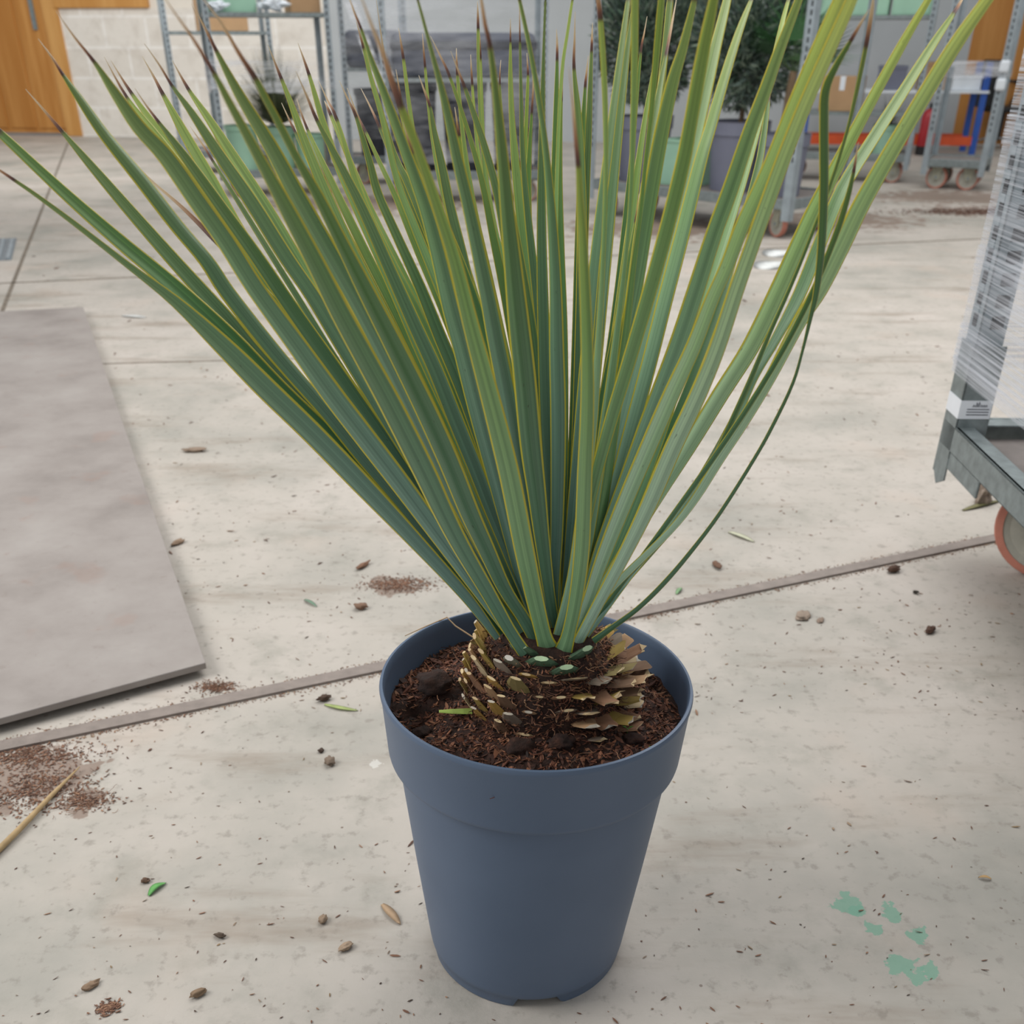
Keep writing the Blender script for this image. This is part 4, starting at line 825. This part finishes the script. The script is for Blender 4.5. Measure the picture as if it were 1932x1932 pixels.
for k in range(5):
    a = k * 1.2566; m = MB(); m.tube([(0, 0, .13), (.16 * math.cos(a), .16 * math.sin(a), .12), (.29 * math.cos(a), .29 * math.sin(a), .075)], .016, 8); l = m.build('leg', M['chrome'], ch)
    m = MB(); m.lathe([(0, -.02), (.03, -.02), (.03, .02), (0, .02)], 14, (.29 * math.cos(a), .29 * math.sin(a), .03), 'Y', False); m.build('castor', M['black'], l)
# ------------------------------------------------------------------ litter on the floor
random.seed(5)
def bits(name, label, n, px, spread, cols, smin, smax, stretch=2.2, fib=0):
    m = MB(); c = G(*px)
    for i in range(n):
        p = c + Vector((random.gauss(0, spread[0]), random.gauss(0, spread[1]), 0)); s = random.uniform(smin, smax); p.z = s * .3 + .0008
        flake(m, p, s * random.uniform(.8, stretch), s * .55, random.uniform(0, 6.28), random.uniform(-.3, .3), random.choice(cols))
    for i in range(fib): fibre(m, c + Vector((random.gauss(0, spread[0]), random.gauss(0, spread[1]), .002)), random.uniform(.01, .03), random.choice(cols), .0004)
    o = m.build(name, M['vcol'], fix=False); tag(o, label, 'debris', None, 'stuff'); return o
SB = [lin(120, 84, 66), lin(142, 104, 82), lin(98, 68, 54), lin(160, 122, 96), lin(128, 92, 72)]
bits('soil_crumbs', 'loose reddish soil crumbs on the concrete left of the pot rim', 900, (755, 1103), (.045, .022), SB, .001, .0026)
bits('soil_crumbs', 'heap of brown soil crumbs at the left edge by the steel floor strip', 900, (40, 1425), (.075, .022), SB, .0012, .003, fib=120)
bits('soil_crumbs', 'brown soil crumbs around the dry straw stem', 800, (75, 1488), (.05, .035), SB, .001, .003, fib=80)
bits('soil_crumbs', 'small brown crumb patch right of the dry straw stem', 300, (165, 1512), (.028, .014), SB, .001, .0026, fib=40)
bits('soil_crumbs', 'rusty crumb pile on the floor strip beyond the corner of the flat sheet', 320, (408, 1297), (.022, .012), SB, .001, .0026, fib=60)
bits('soil_crumbs', 'dark brown soil spill far off near the wrapped trolley', 1200, (1850, 400), (.33, .10), [lin(88, 58, 46), lin(110, 76, 60)], .003, .009)
bits('soil_crumbs', 'little pile of brown bark crumbs near the bottom left edge', 160, (203, 1903), (.009, .006), SB, .001, .003)
m = MB(); a, b = G(202, 1369), G(1868, 1019); tt = (b - a).normalized(); nn = Vector((-tt.y, tt.x, 0))
for i in range(2600):
    f = random.uniform(-.25, 1.0); s_ = random.choice((-1, 1)); p = a + (b - a) * f + nn * s_ * (.021 + abs(random.gauss(0, .008))); s = random.uniform(.0008, .0022); p.z = s * .4 + .0006
    flake(m, p, s * random.uniform(.8, 2.4), s * .5, random.uniform(0, 6.28), random.uniform(-.3, .3), random.choice(SB + [lin(176, 150, 124)]))
tag(m.build('soil_crumbs', M['vcol'], fix=False), 'fine brown crumbs lining both sides of the steel floor strip', 'debris', None, 'stuff')
m = MB()
for i in range(3600):
    x, y = random.uniform(-200, 2100), 480 + 1480 * random.random() ** .8; p = G(x, y)
    if math.hypot(p.x - PX, p.y - PYD) < .17: continue
    if y > 1350 and random.random() < .68: continue
    if 1720 < x and 880 < y < 1120: continue
    if noise.noise((p.x * 2.2, p.y * 2.2, 3)) < -.12 and random.random() < .75: continue
    s = random.uniform(.0007, .0025) * (1.7 if random.random() < .08 else 1) * (1 + max(0, p.y - 1.6) * .35); p.z = s * .3 + .0006
    flake(m, p, s * random.uniform(.9, 3.0), s * .5, random.uniform(0, 6.28), random.uniform(-.2, .2), random.choice(SB + SB + [lin(84, 68, 56), lin(150, 124, 90), lin(110, 76, 58), lin(164, 140, 116), lin(150, 130, 112)]))
tag(m.build('floor_specks', M['vcol'], fix=False), 'tiny dark specks of dirt scattered over the concrete', 'debris', None, 'stuff')
def clod(name, px, s, label, col, sc=(1.2, .9, .6), seed=1, cat='debris', z=None):
    m = MB(); lump(m, (0, 0, 0), s, col, seed, 3, .5, sc); mn = min(v[2] for v in m.v); m.v = [(v[0], v[1], v[2] - mn) for v in m.v]
    o = m.build(name, M['vcol'], smooth=True); o.location = G(*px); o.rotation_euler = (0, 0, random.uniform(0, 3)); tag(o, label, cat); return o
DB = lin(88, 62, 48)
clod('soil_clod', (622, 1441), .011, 'pale speckled soil clod left of the pot, larger of two close together', lin(130, 112, 96), seed=2)
clod('soil_clod', (606, 1418), .006, 'small dark clod just behind the speckled clod left of the pot', lin(74, 56, 44), seed=3)
clod('soil_clod', (612, 1322), .010, 'dark lumpy clod beside the pale green leaf blade', lin(82, 62, 48), (1.5, .8, .6), seed=4)
clod('soil_clod', (1755, 1193), .011, 'dark brown clod on the bare concrete right of the pot', DB, (1.5, .8, .7), seed=5)
clod('soil_clod', (1685, 1079), .013, 'dark brown clod beside the steel floor strip at right', DB, (1.4, .9, .6), seed=6)
clod('soil_clod', (1727, 1120), .006, 'small black clod between the floor strip and the brown clod', lin(60, 52, 44), seed=7)
clod('soil_clod', (680, 1149), .013, 'rounded brown clod on the floor just left of the pot rim', lin(130, 100, 80), seed=8)
clod('soil_clod', (685, 1070), .013, 'long rusty clod in front of the reddish soil patch', lin(134, 98, 76), (1.9, .6, .4), seed=9)
clod('soil_clod', (1352, 1069), .012, 'flat brown clod between the yucca leaves and the floor strip', lin(120, 88, 68), (1.8, .8, .4), seed=10)
clod('soil_clod', (275, 1664), .006, 'tiny brown clod just left of the fresh green leaf', lin(110, 84, 66), seed=11)
clod('soil_clod', (415, 1768), .006, 'tiny dark clod right of and below the fresh green leaf', lin(92, 76, 62), (1.6, .7, .6), seed=12)
clod('bark_piece', (1515, 1163), .017, 'cracked flat grey-brown bark piece on the concrete right of the pot', lin(160, 142, 126), (1.6, .9, .25), seed=13)
clod('bark_piece', (1548, 1172), .009, 'small flat bark piece at the tip of the cracked bark piece', lin(152, 132, 116), (1.5, .8, .3), seed=14)
clod('pebble', (336, 1026), .014, 'small brown pebble at the right edge of the flat sheet', lin(150, 126, 104), (1.5, .7, .4), seed=15, cat='pebble')
clod('bark_piece', (652, 1790), .009, 'small tan bark piece in front of the pot at left', lin(172, 148, 124), (1.3, .8, .5), seed=16)
clod('bark_piece', (610, 1738), .008, 'little grey-brown bark crumb behind the tan bark piece', lin(150, 128, 106), (1.1, .8, .6), seed=17)
clod('bark_piece', (375, 1878), .008, 'knobbly tan bark crumb near the bottom edge', lin(140, 116, 92), (1.6, .7, .6), seed=18)
clod('bark_piece', (172, 1862), .009, 'tan bark crumb above the little crumb pile at bottom left', lin(150, 124, 100), (1.5, .7, .4), seed=19)
clod('bark_piece', (367, 852), .03, 'curved brown bark piece far back on the concrete left', lin(150, 130, 112), (1.3, .5, .2), seed=20)
def blade(name, a, b, w, label, col, cat, lift=.004, curl=.0):
    A, B = G(*a), G(*b); t = (B - A); L = t.length; n = Vector((-t.y, t.x, 0)).normalized(); m = MB(); vs = []; N = 10
    for i in range(N + 1):
        f = i / N; c = A + t * f + n * curl * math.sin(f * 3.14) + Vector((0, 0, .0012 + lift * math.sin(f * 3.14))); hw = w * (math.sin(3.14159 * min(1, f * .93 + .07)) ** .7) * .5 + .0003
        vs += [c - n * hw + Vector((0, 0, .001)), c, c + n * hw + Vector((0, 0, .001)), c - Vector((0, 0, .0007))]
    fs = [(4 * i + q, 4 * i + 4 + q, 4 * i + 4 + (q + 1) % 4, 4 * i + (q + 1) % 4) for i in range(N) for q in range(4)]
    m.add(vs, fs + [(0, 1, 2, 3), (4 * N + 3, 4 * N + 2, 4 * N + 1, 4 * N)], col); o = m.build(name, M['vcol'], smooth=True); tag(o, label, cat); return o
blade('fallen_leaf', (281, 1691), (314, 1667), .013, 'fresh bright green leaf lying on the concrete at lower left', lin(104, 168, 92), 'leaf', .004, .004)
blade('fallen_leaf', (612, 1330), (676, 1342), .012, 'pale yellow-green leaf blade lying left of the pot', lin(176, 190, 120), 'leaf', .002, -.004)
blade('fallen_leaf', (574, 1132), (598, 1146), .009, 'short grey-green leaf scrap left of the reddish soil patch', lin(120, 150, 126), 'leaf')
blade('fallen_leaf', (1374, 1004), (1424, 1024), .02, 'pale cream leaf lying between yucca and floor strip', lin(214, 214, 186), 'leaf')
blade('fallen_leaf', (1276, 1122), (1286, 1110), .012, 'tiny green leaf scrap by the floor strip right of the pot', lin(140, 176, 130), 'leaf')
blade('wood_chip', (721, 1707), (756, 1746), .014, 'long tan wood chip lying left of the pot foot', lin(190, 160, 128), 'wood chip', .003)
blade('wood_chip', (1870, 1660), (1845, 1657), .006, 'small tan wood chip near the lower right edge', lin(196, 160, 110), 'wood chip')
blade('fallen_leaf', (230, 596), (277, 600), .05, 'white paper-like scrap behind the flat sheet', lin(232, 232, 228), 'scrap', .004)
blade('paper_scrap', (1438, 508), (1474, 494), .22, 'front white paper scrap below the low trolley post', lin(236, 238, 236), 'scrap', .01)
blade('paper_scrap', (1454, 484), (1492, 474), .24, 'rear white paper scrap below the low trolley post', lin(240, 242, 240), 'scrap', .012)
blade('fallen_leaf', (1816, 964), (1890, 945), .022, 'withered olive leaf under the corner of the wrapped trolley', lin(128, 124, 84), 'leaf')
A, B = G(-40, 1640, .006), G(150, 1447, .008); m = MB(); m.tube([A, A.lerp(B, .35) + Vector((.004, 0, .002)), A.lerp(B, .7), B], [.006, .0055, .0045, .0012], 10, lin(186, 158, 116)); tag(m.build('dry_stem', M['vcol'], smooth=True), 'dry straw-coloured stem lying across soil crumbs at left', 'stem')
